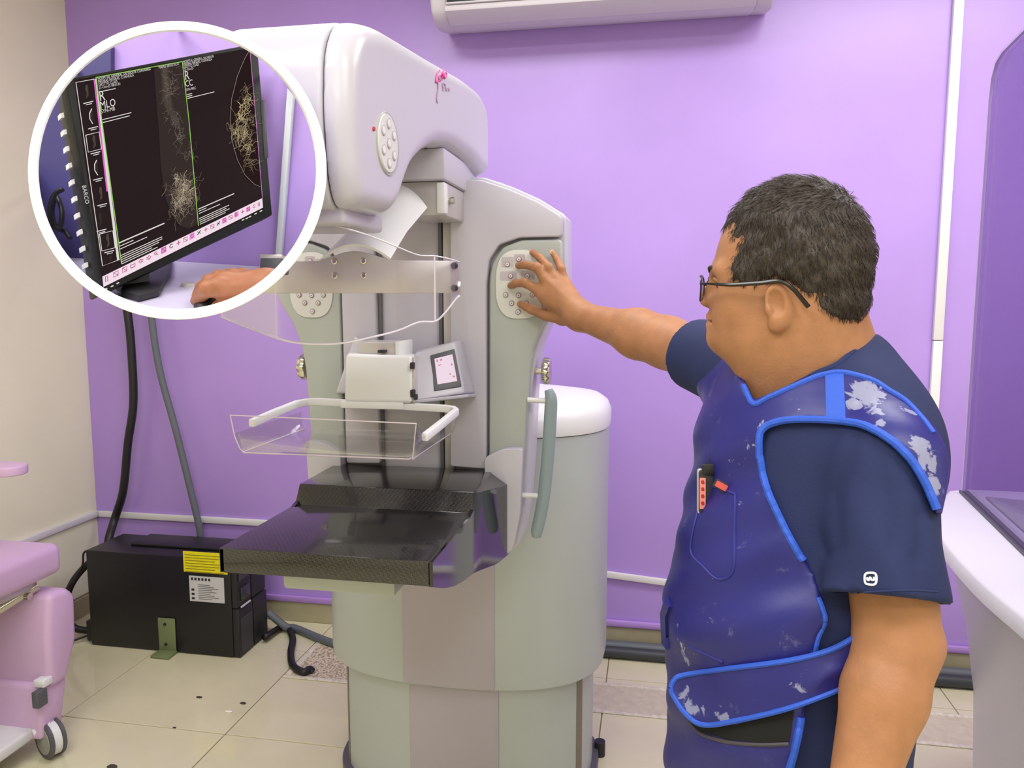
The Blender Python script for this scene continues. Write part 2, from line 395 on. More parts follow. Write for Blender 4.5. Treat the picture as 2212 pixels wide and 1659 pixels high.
ob('louver', box(x0+.072, x1-.072, 2.936, 2.962, 2.655, 2.661), M_ac, ac, bevel=.002)
for k in range(5):
    xx = x0+.22+k*.22; ob('vane', box(xx, xx+.006, 2.94, 2.965, 2.618, 2.70), M_ac, ac)
ob('lower_lip', prism([(x0+.065, y, z) for y, z in [(2.945, 2.59), (2.945, 2.612), (2.99, 2.612), (3.05, 2.568), (3.03, 2.562)]], (x1-x0-.13, 0, 0)), M_ac, ac, bevel=.004)

# ------------------------------------------------------------------ black power supply cabinet in the corner
ups = thing('power_supply_cabinet', 'black power supply cabinet on the floor in the left corner', 'cabinet', (-2.05, 2.95, 0))
zt = .43
ob('cabinet_body', box(-2.40, -1.72, 2.83, 3.07, .004, zt), M_black, ups, bevel=.004)
ob('top_rail', box(-2.25, -1.74, 2.92, 3.06, zt, zt+.012), M_black, ups, bevel=.004)
ob('rear_foot', box(-2.44, -2.38, 2.85, 3.03, .006, .10), M_black2, ups, bevel=.006)
for y0_, y1_ in ((2.832, 2.945), (2.952, 3.068)):
    ob('front_bezel', box(-1.72, -1.69, y0_, y1_, .004, zt*.5), M_black2, ups, bevel=.004)
    ob('front_bezel', box(-1.72, -1.695, y0_, y1_, zt*.5+.004, zt-.002), M_black2, ups, bevel=.004)
M_grille = mat('bezel_grille', srgb(62, 62, 64), .6)
ob('grille', box(-1.692, -1.688, 2.845, 2.935, .02, .17), M_grille, ups)
ob('grille', box(-1.692, -1.688, 2.845, 2.935, .335, .415), M_grille, ups)
scr = ob('control_display', box(-1.696, -1.687, 2.858, 2.925, .245, .30), mat('lcd_dark', srgb(52, 54, 58), .15), ups, bevel=.003)
for k in range(7): ob('indicator', box(-1.692, -1.686, 2.852+k*.011, 2.859+k*.011, .216, .222), M_pure, ups)
q = onw(396, 1190, 2.83); q2 = onw(480, 1241, 2.83)
yl = ob('yellow_label', box(q[0], q[0]+.20, 2.8265, 2.83, q2[2]+.002, q[2]), mat('yellow_label', srgb(240, 228, 20), .5, noise=.12, nscale=40), ups, label='yellow warning label')
for k in range(7): ob('print_line', box(q[0]+.008, q[0]+.185-.02*(k % 3), 2.8258, 2.8266, q[2]-.016-.012*k, q[2]-.0125-.012*k), mat('label_ink', srgb(150, 140, 20), .6) if k == 0 else MATS['label_ink'], yl)
q = onw(409, 1243, 2.83); q2 = onw(486, 1303, 2.83)
wl = ob('white_label', box(q[0], q2[0], 2.8265, 2.83, q2[2], q[2]), mat('white_label', srgb(205, 205, 208), .5), ups, label='white printed label')
M_ink = mat('black_ink', srgb(40, 40, 44), .6)
W, Hh = q2[0]-q[0], q[2]-q2[2]
for k in range(6): ob('print_mark', box(q[0]+W*(.06+.1*k), q[0]+W*(.12+.1*k), 2.8256, 2.8266, q[2]-Hh*.16, q[2]-Hh*.06), M_ink, wl)
for k in range(9): ob('print_line', box(q[0]+W*.26, q[0]+W*(.6+.3*((k*7) % 5)/5), 2.8258, 2.8266, q[2]-Hh*(.32+.07*k)-.002, q[2]-Hh*(.32+.07*k)), M_dgrey, wl)
for k in range(3): ob('print_mark', box(q[0]+W*.06, q[0]+W*.14, 2.8256, 2.8266, q2[2]+Hh*(.08+.17*k), q2[2]+Hh*(.16+.17*k)), M_ink, wl)
br = ob('floor_bracket', join(box(-2.065, -1.985, 2.822, 2.829, .001, .155), box(-2.068, -1.982, 2.765, 2.829, .001, .012)), M_olive, ups, bevel=.003, label='olive green angle bracket')
for z in (.04, .13): ob('bolt', cyl((-2.03, 2.823, z), (-2.03, 2.817, z), .006, 10), M_black2, br)
# ------------------------------------------------------------------ cables and hoses
def cable(name, pts, r, m_, label, cat='cable', n=50, group=None):
    return tag(ob(name, tube(pts, r, 10, n), m_, None, smooth=180, origin=pts[0]), label, cat, group)
W_ = 3.16
cable('power_cable', [onw(262, 610, W_), onw(276, 680, W_), onw(284, 760, W_), onw(288, 870, W_), onw(276, 960, W_), onw(266, 1060, W_), onw(248, 1120, W_), onw(236, 1160, 3.10), onw(232, 1185, 3.08)], .019, M_rubber, 'thick black cable hanging down the purple wall into the cabinet')
cable('wall_conduit', [onw(318, 600, W_), onw(327, 685, W_), onw(345, 800, W_), onw(380, 930, W_), onw(412, 1060, W_), onw(430, 1137, W_), onw(434, 1180, 3.16)], .016, M_conduit, 'grey conduit slanting down the purple wall behind the cabinet', 'conduit')
cable('cabinet_cable', [(-2.41, 2.93, .36), (-2.46, 2.92, .34), (-2.53, 2.89, .25), (-2.55, 2.86, .14), (-2.51, 2.86, .06), (-2.43, 2.88, .04)], .015, M_rubber, 'thick black cable looping at the left end of the cabinet')
cable('cabinet_wire', [(-2.41, 2.90, .40), (-2.45, 2.88, .40), (-2.455, 2.86, .33), (-2.52, 2.80, .22), (-2.60, 2.76, .12), (-2.595, 2.76, .03), (-2.52, 2.80, .010), (-2.43, 2.87, .03)], .0045, M_rubber, 'thin black wire looping left of the cabinet onto the floor')
cable('cabinet_wire', [(-2.41, 2.96, .30), (-2.44, 2.95, .28), (-2.46, 2.93, .22), (-2.42, 2.96, .17)], .008, M_rubber, 'short black plug lead at the back of the cabinet')
cable('floor_hose', [(-1.66, 2.98, .03)]+[tuple(onz(x, y, .016)) for x, y in ((615, 1353), (632, 1378), (628, 1410), (633, 1438), (655, 1452), (668, 1446))]+[tuple(onz(676, 1452, .004))], .015, M_rubber, 'black corrugated hose curving into the floor hatch', 'hose')
cable('floor_conduit', [(-1.70, 3.085, .10), (-1.62, 3.10, .03), tuple(onz(640, 1358, .018)), tuple(onz(715, 1388, .018)), (-1.1, 2.93, .018), (-.9, 3.02, .018), (-.6, 3.12, .018)], .017, M_conduit, 'grey conduit from the cabinet passing behind the pedestal', 'conduit')
for k, (y, z, r, lb) in enumerate(((3.185, .026, .024, 'grey conduit on the floor against the skirting right of the pedestal'), (3.125, .026, .024, 'dark grey conduit on the floor in front of the other one'))):
    cable('floor_conduit', [(-.5, y, z), (.1, y, z), (.8, y-.01*k, z), (1.6, y, z)], r, M_conduit if k == 0 else mat('dark_conduit', srgb(56, 60, 66), .45), lb, 'conduit', group='conduits along the wall')
# ------------------------------------------------------------------ mammography machine
UC = -.576
mm = thing('mammography_machine', 'white and grey mammography machine with black carbon support table', 'medical machine', (UC, 2.25, 0))
def mir(p): q = np.array(p, float).copy(); q[..., 0] = 2*UC-q[..., 0]; return q
def fr(pts, w): return np.array([onw(x, y, w) for x, y in pts])
def rnd(pts, r, n=5):     # round the corners of an outline
    p = np.array(pts, float); out = []
    for i in range(len(p)):
        a, b, c = p[i-1], p[i], p[(i+1) % len(p)]; d1 = np.linalg.norm(a-b); d2 = np.linalg.norm(c-b)
        q = min(r, d1*.45, d2*.45); s = b+(a-b)/d1*q; e = b+(c-b)/d2*q
        for t in np.linspace(0, 1, n): out.append((1-t)**2*s+2*t*(1-t)*b+t*t*e)
    return np.array(out)
# pedestal: two tiers, rounded in plan, with a flat pinkish panel let into the front
def plan(a, b, z, cy, e=2.6, n=72): return supell(UC+.004, cy, a, b, e, n, z)
ob('pedestal_base', loft([plan(.40, .27, z, 2.34) for z in (.03, .06, .40)]), M_gg2, mm)
ob('base_plate', loft([plan(.42, .29, z, 2.34) for z in (.001, .03)]), M_dgrey, mm, bevel=.004)
up = [plan(.425, .295, .392, 2.34), plan(.436, .305, .40, 2.34), plan(.44, .308, .42, 2.34), plan(.44, .308, 1.13, 2.34)]
ob('pedestal_body', loft(up), M_gg2, mm)
cap = [plan(.444, .312, 1.133, 2.34), plan(.446, .314, 1.14, 2.34), plan(.446, .314, 1.175, 2.34), plan(.436, .304, 1.20, 2.34), plan(.41, .28, 1.218, 2.34), plan(.33, .21, 1.23, 2.34), plan(.15, .1, 1.234, 2.34)]
ob('pedestal_cap', loft(cap), M_pure, mm, smooth=60)
def yfront(x, a, b, cy, e=2.6): t = abs((x-UC-.004)/a); return cy-b*(1-t**e)**(1/e)
def skin(x0, x1, a, b, cy, z0, z1, off, n=14):
    xs = np.linspace(x0, x1, n); f = [(x, yfront(x, a, b, cy)-off) for x in xs]; k = [(x, yfront(x, a, b, cy)+.02) for x in xs[::-1]]
    return prism([(x, y, z0) for x, y in f+k], (0, 0, z1-z0))
ob('front_panel', skin(-.700, -.428, .44, .308, 2.34, .402, 1.12, .004), M_pink, mm, bevel=.003, label='pinkish flat panel on the upper pedestal tier')
ob('front_panel', skin(-.695, -.424, .40, .27, 2.34, .032, .392, .004), M_pink, mm, bevel=.003, label='pinkish flat panel on the lower pedestal tier')
for xa, xb in ((-.955, -.925), (-.215, -.185)):
    ob('guide_slot', skin(xa+.008, xb-.008, .40, .27, 2.34, .03, .392, .002, 4), mat('slot_brown', srgb(120, 108, 92), .4) if xa < -.9 else MATS['slot_brown'], mm)
for sx in (-1, 1):
    x = UC+sx*.425; ob('levelling_foot', cyl((x, 2.42, .001), (x, 2.42, .05), .018, 14), M_black2, mm)
# column with its two wings
WF = 1.79
ob('column_core', box(-.80, -.36, 1.83, 2.07, .90, 1.79), M_lav, mm, bevel=.008)
ob('column_recess', box(-.672, -.515, 1.812, 1.84, .98, 1.785), M_lav, mm, bevel=.002)
def recess_line(x): ob('guide_groove', box(x, x+.008, 1.803, 1.84, 1.0, 1.79), M_dgrey, mm)
recess_line(-.514); recess_line(-.668)
ob('guide_rail', box(-.504, -.480, 1.806, 1.84, 1.0, 1.79), M_steel, mm, bevel=.002)
R_plate = rnd(fr([(972, 386), (1040, 388), (1100, 408), (1160, 434), (1213, 466), (1213, 511), (1122, 513), (1078, 528), (1056, 562), (1050, 612), (1050, 1014), (972, 1008)], WF), .006, 3)
R_panel = rnd(fr([(1056, 600), (1062, 568), (1084, 534), (1124, 518), (1213, 516), (1214, 612), (1203, 650), (1170, 704), (1150, 756), (1142, 810), (1132, 1000), (1124, 1110), (1110, 1182), (1092, 1200), (1058, 1204), (1055, 1000)], WF), .008, 3)
R_back = rnd(fr([(960, 374), (1040, 378), (1104, 400), (1162, 426), (1219, 462), (1221, 612), (1209, 654), (1176, 706), (1156, 758), (1147, 812), (1138, 1000), (1130, 1110), (1116, 1186), (1094, 1206), (1040, 1208), (1040, 900), (960, 900)], WF), .008, 3)
for s in (1, -1):
    fx = (lambda p: p) if s == 1 else (lambda p: mir(p)[::-1])
    ob('wing_shell', prism(fx(R_back)+[0, .034, 0], (0, .125, 0)), M_white, mm, bevel=.006, seg=3)
    ob('wing_front', prism(fx(R_plate), (0, .032, 0)), M_lav, mm, bevel=.005, seg=3)
    gp = ob('wing_panel', prism(fx(R_panel)+[0, .006, 0], (0, .028, 0)), M_gg, mm, bevel=.006, seg=3)
    low = rnd(fr([(1052, 984), (1090, 966), (1133, 964), (1126, 1110), (1112, 1178), (1092, 1197), (1052, 1202)], WF), .01, 4)
    ob('wing_foot', prism(fx(low)-[0, .028, 0], (0, .035, 0)), M_white, mm, bevel=.006, seg=3)
    # membrane keypad with its round buttons
    kp = np.array([onw(1122+52*math.copysign(abs(math.cos(t))**.72, math.cos(t)), 614+75*math.copysign(abs(math.sin(t))**.72, math.sin(t)), WF) for t in np.linspace(0, 2*math.pi, 40, endpoint=False)])
    kpo = ob('keypad', prism(fx(kp)+[0, .0015, 0], (0, .006, 0)), mat('keypad_membrane', srgb(214, 214, 212), .45) if s == 1 else MATS['keypad_membrane'], mm, bevel=.002, seg=2)
    if s == 1:
        M_pad = mat('key_field', srgb(190, 182, 188), .5); M_btn = mat('key_button', srgb(228, 222, 226), .4); M_ring = mat('key_ring', srgb(150, 128, 138), .5); M_sym = mat('key_symbol', srgb(112, 74, 90), .5)
    for x, y, w, h in ((1096, 566, 26, 22), (1098, 596, 36, 20), (1122, 560, 24, 22), (1140, 594, 30, 20)):
        q = fr([(x-w/2, y-h/2), (x+w/2, y-h/2), (x+w/2, y+h/2), (x-w/2, y+h/2)], WF)
        ob('key_field', prism(fx(rnd(q, .004, 3))+[0, .0008, 0], (0, .002, 0)), M_pad, kpo)
    for x, y in ((1096, 571), (1121, 560), (1146, 571), (1103, 596), (1139, 596), (1133, 614), (1109, 618), (1092, 637), (1120, 638), (1150, 637), (1105, 655), (1137, 655), (1119, 674)):
        c = onw(x, y, WF); c = fx(c[None])[0]
        ob('key_button', join(lathe(c+[0, .001, 0], (0, -1, 0), [(0, .0062), (.0022, .0062), (.0030, .0050), (.0024, .0040), (.0024, 0)], 14)), M_ring, kpo)
        ob('key_button', lathe(c+[0, -.0012, 0], (0, -1, 0), [(0, .0046), (.0010, .0044), (.0014, 0)], 12), M_btn, kpo)
        ob('key_symbol', prism([c+[-.0016, -.0027, -.0018], c+[.0018, -.0027, -.0012], c+[.0004, -.0027, .0022]], (0, -.0004, 0)), M_sym, kpo)
    # fluted knob and grab handle on the flank
    kx = onw(1148, 801, 1.86)
    for_ = np.array([1.0, 0, 0])*s; k0 = fx(kx[None])[0]
    kn = ob('locking_knob', cyl(k0, k0+for_*.03, .009, 14), M_chrome, mm)
    fl = np.array([[math.cos(t), math.sin(t)] for t in np.linspace(0, 2*math.pi, 48, endpoint=False)])
    rad = .031+.0022*np.cos(8*np.linspace(0, 2*math.pi, 48, endpoint=False))
    rings = [np.c_[np.full(48, k0[0]+for_[0]*d), k0[1]+fl[:, 0]*rad*q, k0[2]+fl[:, 1]*rad*q] for d, q in ((.026, .6), (.029, .96), (.034, 1), (.043, 1), (.047, .93), (.048, .5))]
    ob('knob_wheel', loft(rings), M_chrome, kn, smooth=50)
    if s == -1: continue
    hp = [fx(onw(x, y, 1.80)[None])[0] for x, y in ((1185, 842), (1190, 862), (1189, 900), (1184, 980), (1176, 1060), (1168, 1110), (1160, 1146), (1160, 1160))]
    hd = ob('grab_handle', tube(hp, [.010, .0148, .0155, .0155, .0155, .0155, .015, .011], 14, 40), mat('handle_grey', srgb(142, 158, 164), .35) if s == 1 else MATS['handle_grey'], mm, smooth=80)
    for (x1, y1), (x2, y2) in (((1140, 864), (1184, 866)), ((1118, 1069), (1172, 1071))):
        ob('standoff', cyl(fx(onw(x1, y1, 1.80)[None])[0], fx(onw(x2, y2, 1.80)[None])[0], .0065, 12), M_pure, hd)

# tube head: a hood on the left, a side cover on the right with a fine seam between
hp_ = [(1.128, 1.70), (1.118, 1.80), (1.128, 1.89), (1.165, 1.94), (1.25, 1.962), (1.5, 1.985), (1.72, 2.005), (1.84, 2.008), (1.90, 1.985), (1.915, 1.94), (1.915, 1.808), (1.75, 1.828), (1.62, 1.832), (1.53, 1.818), (1.45, 1.79), (1.385, 1.752), (1.352, 1.715), (1.32, 1.675), (1.285, 1.657), (1.15, 1.655)]
def flare(V, k):     # the head widens towards the column
    V = V.copy(); t = np.clip((V[:, 1]-1.15)/.75, 0, 1); V[:, 0] = UC+(V[:, 0]-UC)*(1+k*t); return V
HG = G((-.80, 1.09, 1.62), (-.36, 1.95, 2.04), .0042)
HT = np.clip((HG.P[..., 1]-1.15)/.75, 0, 1); HXP = UC+(HG.P[..., 0]-UC)/(1+.36*HT)
def head(name, pts, x0, x1, m_, r, right, parent=mm, lab=None):   # side outline swept across, one rim well rounded
    d2 = poly2(HG.P[..., 1], HG.P[..., 2], pts); dx = (HXP-x1) if right else (x0-HXP)
    a_, b_ = d2+r, dx+r
    d = np.minimum(np.maximum(a_, b_), 0)+np.sqrt(np.maximum(a_, 0)**2+np.maximum(b_, 0)**2)-r
    d = smax(d, (x0-HXP) if right else (HXP-x1), .004)
    return ob(name, nets(d.astype(np.float32), HG), m_, parent, smooth=180, label=lab)
hp2 = rnd(hp_, .035, 5)
cen = np.array([1.5, 1.84]); ins = lambda P, d: np.array([p+(cen-p)/np.linalg.norm(cen-p)*d for p in P])
head('head_hood', hp2, -.700, -.4985, M_white, .045, False)
head('head_seam', ins(hp2, .007), -.51, -.48, M_dgrey, .002, True, lab='thin dark seam round the head')
side = head('head_side_cover', ins(hp2, .002), -.4970, -.452, M_white, .034, True)
# round keypad on the flank of the head
def hx(y): return UC+(-.452-UC)*(1+.36*np.clip((y-1.15)/.75, 0, 1))
kc = np.array([hx(1.262), 1.262, 1.773])
tang = np.array([(-.452-UC)*.36/.75, 1, 0]); tang /= np.linalg.norm(tang); nrm_ = np.cross(tang, (0, 0, 1)); nrm_ *= np.sign(nrm_[0])
def oval(c, a, b, d0, d1, n=36, sc=1.0):
    t = np.linspace(0, 2*math.pi, n, endpoint=False)
    r0 = c+np.outer(np.cos(t)*a, tang)+np.outer(np.sin(t)*b, (0, 0, 1))+nrm_*d0
    r1 = c+np.outer(np.cos(t)*a*sc, tang)+np.outer(np.sin(t)*b*sc, (0, 0, 1))+nrm_*d1
    return loft([r0, r1])
kr = ob('head_keypad', oval(kc, .048, .054, -.004, .002, sc=.95), M_gg, side)
kf = ob('head_keypad_face', oval(kc-tang*.006, .040, .048, .0, .0045, sc=.97), MATS['keypad_membrane'], side)
M_keyg = mat('grey_key', srgb(176, 172, 182), .45)
for a, b in ((0, .032), (-.022, .017), (.022, .017), (0, 0), (-.022, -.014), (.022, -.016), (0, -.032)):
    c = kc-tang*.006+tang*a+np.array([0, 0, b])
    ob('head_key', join(oval(c, .0088, .0095, .0043, .0062, 16, .9)), M_keyg, side)
    ob('head_key_face', oval(c, .0062, .0068, .0060, .0068, 14, .9), M_btn, side)
lc = np.array([hx(1.205), 1.205, 1.786]); ob('indicator_light', oval(lc, .0045, .0045, -.001, .0025, 12, .7), mat('red_lamp', srgb(190, 40, 46), .2), side, label='small red indicator light')
# flower-like lettering printed on the head
M_logo = mat('logo_pink', srgb(206, 62, 150), .5); M_logo2 = mat('logo_grey_pink', srgb(178, 140, 178), .5)
def onhead(x, y, d=.0012):
    lo, hi = 1.0, 2.2
    r = ray(x, y); w = 1.6
    for _ in range(20): w = hx(w)*r[1]/r[0]
    return _c+r*(w/r[1])+nrm_*d
def lg(pts, r, m_=M_logo, n=18): ob('logo', tube([onhead(x, y) for x, y in spline(pts, n)], r, 6), m_, side)
lg([(948, 152), (944, 158), (941, 168), (940, 177), (944, 177), (949, 172)], .0016)
lg([(951, 161), (947, 168), (948, 174), (952, 173), (953, 166), (951, 161)], .0014)
lg([(959, 151), (955, 156), (955, 164), (956, 171)], .0015); lg([(953, 160), (958, 158)], .0010)
lg([(961, 156), (958, 163), (960, 169), (963, 165), (963, 159), (961, 156)], .0014)
lg([(944, 176), (945, 190), (943, 205), (942, 214), (944, 223)], .0011, M_logo2)
lg([(956, 197), (955, 182), (959, 181), (960, 186), (956, 189)], .0009, M_logo2); lg([(962, 183), (961, 196)], .0008, M_logo2)
lg([(963, 190), (963, 196), (966, 195), (967, 190)], .0008, M_logo2); lg([(970, 190), (968, 192), (970, 195), (968, 197)], .0008, M_logo2)
# collimator under the head, and its mirror slot
ob('collimator', box(-.675, -.485, 1.165, 1.345, 1.633, 1.664), M_lav, mm, bevel=.008, seg=3)
ob('collimator_slot', box(-.64, -.535, 1.155, 1.20, 1.652, 1.662), M_black2, mm)
ob('neck_block', box(-.70, -.44, 1.60, 1.90, 1.765, 1.83), M_lav, mm, bevel=.006)
# shield holder: clamp on the column, arched chute, flat bar with four screws, clear face shield
hold = ob('shield_clamp', box(-.545, -.447, 1.62, 1.79, 1.693, 1.764), M_steel, mm, bevel=.004)
ob('clamp_cap', box(-.462, -.444, 1.612, 1.64, 1.696, 1.761), M_pure, hold, bevel=.003)
ob('clamp_pin', cyl((-.447, 1.66, 1.728), (-.436, 1.66, 1.728), .008, 14), M_chrome, hold)
def arch(c, half, rise, n=15):
    t = np.linspace(-1, 1, n); return np.stack([c[0]+half*t, np.full(n, c[1]), c[2]-rise*t*t], 1)
top = arch((-.548, 1.60, 1.752), .066, .048); bot = arch((-.548, 1.365, 1.612), .066, .026); mid = arch((-.548, 1.48, 1.676), .060, .032)
v, f = loft([top, mid, bot], cap=False, closed=False)
ob('shield_chute', (v, f), M_pure, mm, solid=.005, smooth=80, label='glossy arched white chute')
barpts = [(-.802, 1.526), (-.352, 1.526), (-.352, 1.584), (-.478, 1.586), (-.50, 1.592), (-.525, 1.600), (-.548, 1.604), (-.572, 1.601), (-.60, 1.592), (-.622, 1.586), (-.802, 1.586)]
bar = ob('shield_bar', prism([(x, 1.362, z) for x, z in barpts], (0, .012, 0)), M_steel, mm, bevel=.002, label='flat steel bar with four screws')
for x in (-.588, -.531):
    for z in (1.5585, 1.585):
        ob('screw', lathe((x, 1.363, z), (0, -1, 0), [(0, .0062), (.003, .0058), (.004, .004), (.0025, .0038), (.0025, 0)], 12), M_chrome, bar)
for z in (1.535, 1.575): ob('screw', lathe((-.358, 1.361, z), (0, -1, 0), [(0, .0065), (.004, .006), (.006, .002)], 12), M_black2, bar)
M_acr = clear('clear_acrylic', (.99, .985, .995, 1), .5); M_acre = mat('acrylic_lit_edge', srgb(236, 230, 246), .15, spec=.8)  # pale edge colour stands in for light caught in the acrylic edges
sb = [(992, 638), (980, 652), (962, 675), (940, 694), (905, 696), (860, 714), (800, 729), (740, 741), (690, 743), (640, 740), (600, 731), (560, 716), (520, 701), (478, 684)]
st = [(989, 566), (975, 562), (958, 557), (938, 553), (897, 551), (858, 533), (800, 508), (740, 490), (690, 478), (640, 470), (600, 466), (560, 465), (520, 468), (470, 480)]
sw = [1.366, 1.352, 1.335, 1.315, 1.285, 1.25, 1.215, 1.195, 1.185, 1.182, 1.19, 1.205, 1.23, 1.26]
eb = np.array([onw(x, y, w) for (x, y), w in zip(sb, sw)]); et = np.array([onw(x, y, w) for (x, y), w in zip(st, sw)])
et[:, 0] = eb[:, 0]
sh = ob('face_shield', loft([eb, et], cap=False, closed=False), M_acr, mm, solid=.003, smooth=60, label='curved clear acrylic face shield')
ob('shield_edge', tube(spline(eb, 50), .0019, 6), M_acre, sh, smooth=80); ob('shield_edge', tube(spline(et, 50), .0013, 6), M_acre, sh, smooth=80)
ob('shield_bend_glint', tube([eb[3], et[3]], .0016, 6), M_acre, sh)  # pale cord imitates the highlight along the bend
# compression carriage with tilted touch screen
ob('carriage_left_cover', hexa([onw(726, 850, 1.66), onw(762, 850, 1.66), onw(786, 738, 1.68), onw(766, 726, 1.68), onw(726, 850, 1.80), onw(775, 850, 1.80), onw(792, 738, 1.80), onw(766, 726, 1.80)]), M_white, mm, bevel=.006, seg=3)
sbx = [onw(898, 866, 1.60), onw(1004, 850, 1.66), onw(982, 738, 1.70), onw(894, 764, 1.66)]
sb_o = ob('screen_housing', hexa([*sbx, onw(905, 866, 1.80), onw(1028, 850, 1.80), onw(1000, 732, 1.80), onw(894, 758, 1.80)]), M_white, mm, bevel=.007, seg=3)
ob('housing_base', hexa([onw(898, 872, 1.60), onw(1012, 858, 1.66), onw(1012, 851, 1.66), onw(898, 864, 1.60), onw(905, 872, 1.80), onw(1030, 858, 1.80), onw(1030, 850, 1.80), onw(905, 864, 1.80)]), M_lav, mm, bevel=.002)
def onface(s, t, d): # point on the tilted face of the housing
    a, b, c, e = [np.array(q) for q in sbx]; p = (1-s)*((1-t)*a+t*e)+s*((1-t)*b+t*c)
    nn = np.cross(b-a, e-a); nn /= np.linalg.norm(nn); nn *= -np.sign(nn @ _f); return p+nn*d
def facebox(s0, s1, t0, t1, d0, d1): return hexa([onface(s0, t0, d1), onface(s1, t0, d1), onface(s1, t1, d1), onface(s0, t1, d1), onface(s0, t0, d0), onface(s1, t0, d0), onface(s1, t1, d0), onface(s0, t1, d0)])
fbz = ob('screen_bezel', facebox(.38, .96, .13, .86, -.002, .004), M_dgrey, mm, bevel=.002)
ds = ob('touch_screen', facebox(.46, .88, .24, .76, .002, .0048), emis('pink_screen', srgb(250, 226, 240), .95), fbz, label='lit pale pink touch screen')
M_sct = mat('screen_marks', srgb(206, 130, 150), .6)
for s0, t0, w, h in ((.50, .68, .03, .05), (.58, .69, .05, .03), (.53, .60, .09, .02), (.74, .62, .05, .04), (.80, .55, .04, .04), (.72, .50, .06, .03), (.80, .66, .03, .03), (.74, .38, .03, .03), (.80, .32, .05, .03), (.66, .43, .03, .02), (.52, .34, .03, .02)):
    ob('screen_mark', facebox(s0, s0+w, t0, t0+h, .0045, .0052), M_sct, fbz)
blk = ob('compression_block', hexa([onw(745, 868, 1.57), onw(890, 871, 1.57), onw(890, 768, 1.585), onw(748, 764, 1.585), onw(750, 868, 1.74), onw(905, 871, 1.74), onw(905, 764, 1.74), onw(752, 760, 1.74)]), M_pure, mm, bevel=.008, seg=3)
ob('block_side_plate', hexa([onw(889, 870, 1.58), onw(897, 870, 1.58), onw(897, 772, 1.59), onw(889, 772, 1.59), onw(897, 870, 1.70), onw(908, 870, 1.70), onw(908, 768, 1.70), onw(897, 768, 1.70)]), M_steel, blk, bevel=.002)
for x, y, s in ((890, 790, .007), (891, 850, .008), (897, 858, .006)): q = onw(x, y, 1.575); ob('latch', box(q[0]-s*.6, q[0]+s*.6, q[1]-.003, q[1]+.01, q[2]-s, q[2]+s), M_black2, blk, bevel=.002)
q0, q1 = onw(784, 764, 1.64), onw(868, 738, 1.64)
ob('block_top', box(q0[0], q1[0], 1.61, 1.70, q0[2]-.01, q1[2]), M_steel, blk, bevel=.003)
ob('block_top_cap', box(q1[0]-.004, q1[0]+.006, 1.605, 1.70, q0[2]-.01, q1[2]+.002), M_pure, blk, bevel=.002)
q = onw(825, 760, 1.60); ob('sensor', box(q[0]-.008, q[0]+.008, 1.595, 1.62, q[2]-.002, q[2]+.004), M_black2, blk)
ob('paddle_arm', box(-.675, -.53, 1.572, 1.62, 1.276, 1.293), M_pure, mm, bevel=.004)
# compression paddle: white U frame and clear tray
M_tray = clear('clear_tray', (.993, .99, .996, 1), .32)
fz = 1.279
def frame_seg(pts, hw, hh):
    p = np.array(pts, float); n = len(p); rings = []
    for i in range(n):
        t = p[min(i+1, n-1)]-p[max(i-1, 0)]; t[2] = 0; t /= np.linalg.norm(t); b = np.array([t[1], -t[0], 0])
        rings.append(np.array([p[i]+b*hw+[0, 0, hh], p[i]-b*hw+[0, 0, hh], p[i]-b*hw-[0, 0, hh], p[i]+b*hw-[0, 0, hh]]))
    return loft(rings)
fp = [(-.765, 1.355, 1.276), (-.768, 1.45, 1.281), (-.768, 1.555, 1.286), (-.755, 1.578, 1.287), (-.735, 1.585, 1.288), (-.44, 1.585, 1.280), (-.42, 1.578, 1.279), (-.408, 1.555, 1.278), (-.410, 1.45, 1.270), (-.413, 1.345, 1.262)]
ob('paddle_frame', frame_seg(fp, .0065, .008), M_pure, mm, bevel=.003)
pz = 1.229
tray = [[(-.768, 1.288, 1.300), (-.41, 1.288, 1.297), (-.41, 1.288, 1.297)], ]
o_ = lambda u0, u1, w0, w1, z: [(u0, w0, z), (u1, w0, z), (u1, w1, z), (u0, w1, z)]
b0 = np.array(rnd(o_(-.758, -.424, 1.303, 1.572, pz), .012, 4)); b1 = np.array(rnd(o_(-.765, -.413, 1.292, 1.578, 1.266), .012, 4))
tr = ob('paddle_tray', loft([b1, np.array(rnd(o_(-.762, -.418, 1.297, 1.575, pz+.006), .012, 4)), b0], cap=False), M_tray, mm, solid=.0025, smooth=60, label='clear compression tray')
ob('tray_floor', (b0, [list(range(len(b0)))]), M_tray, tr, solid=.0025)
ob('tray_lip', prism([(-.768, 1.287, 1.302), (-.410, 1.287, 1.297), (-.413, 1.2915, 1.262), (-.765, 1.2915, 1.262)], (0, .0028, 0)), M_tray, tr)
for e in ([(-.768, 1.2865, 1.302), (-.410, 1.2865, 1.297)], [(-.768, 1.2865, 1.302), (-.7645, 1.292, 1.262), (-.759, 1.3, 1.236), (-.752, 1.302, pz), (-.43, 1.302, pz), (-.422, 1.3, pz+.004), (-.411, 1.288, 1.297)], [(-.424, 1.305, pz), (-.424, 1.57, pz)], [(-.758, 1.305, pz), (-.758, 1.57, pz)]):
    ob('tray_lit_edge', tube(e, .0011, 6), mat('tray_lit_edge', srgb(222, 208, 226), .2) if 'tray_lit_edge' not in MATS else MATS['tray_lit_edge'], tr)  # lighter cords imitate light caught in the tray's edges
ob('tray_gusset', prism([(-.411, 1.29, 1.296), (-.411, 1.345, 1.262), (-.411, 1.29, 1.262)], (-.0025, 0, 0)), M_tray, tr)
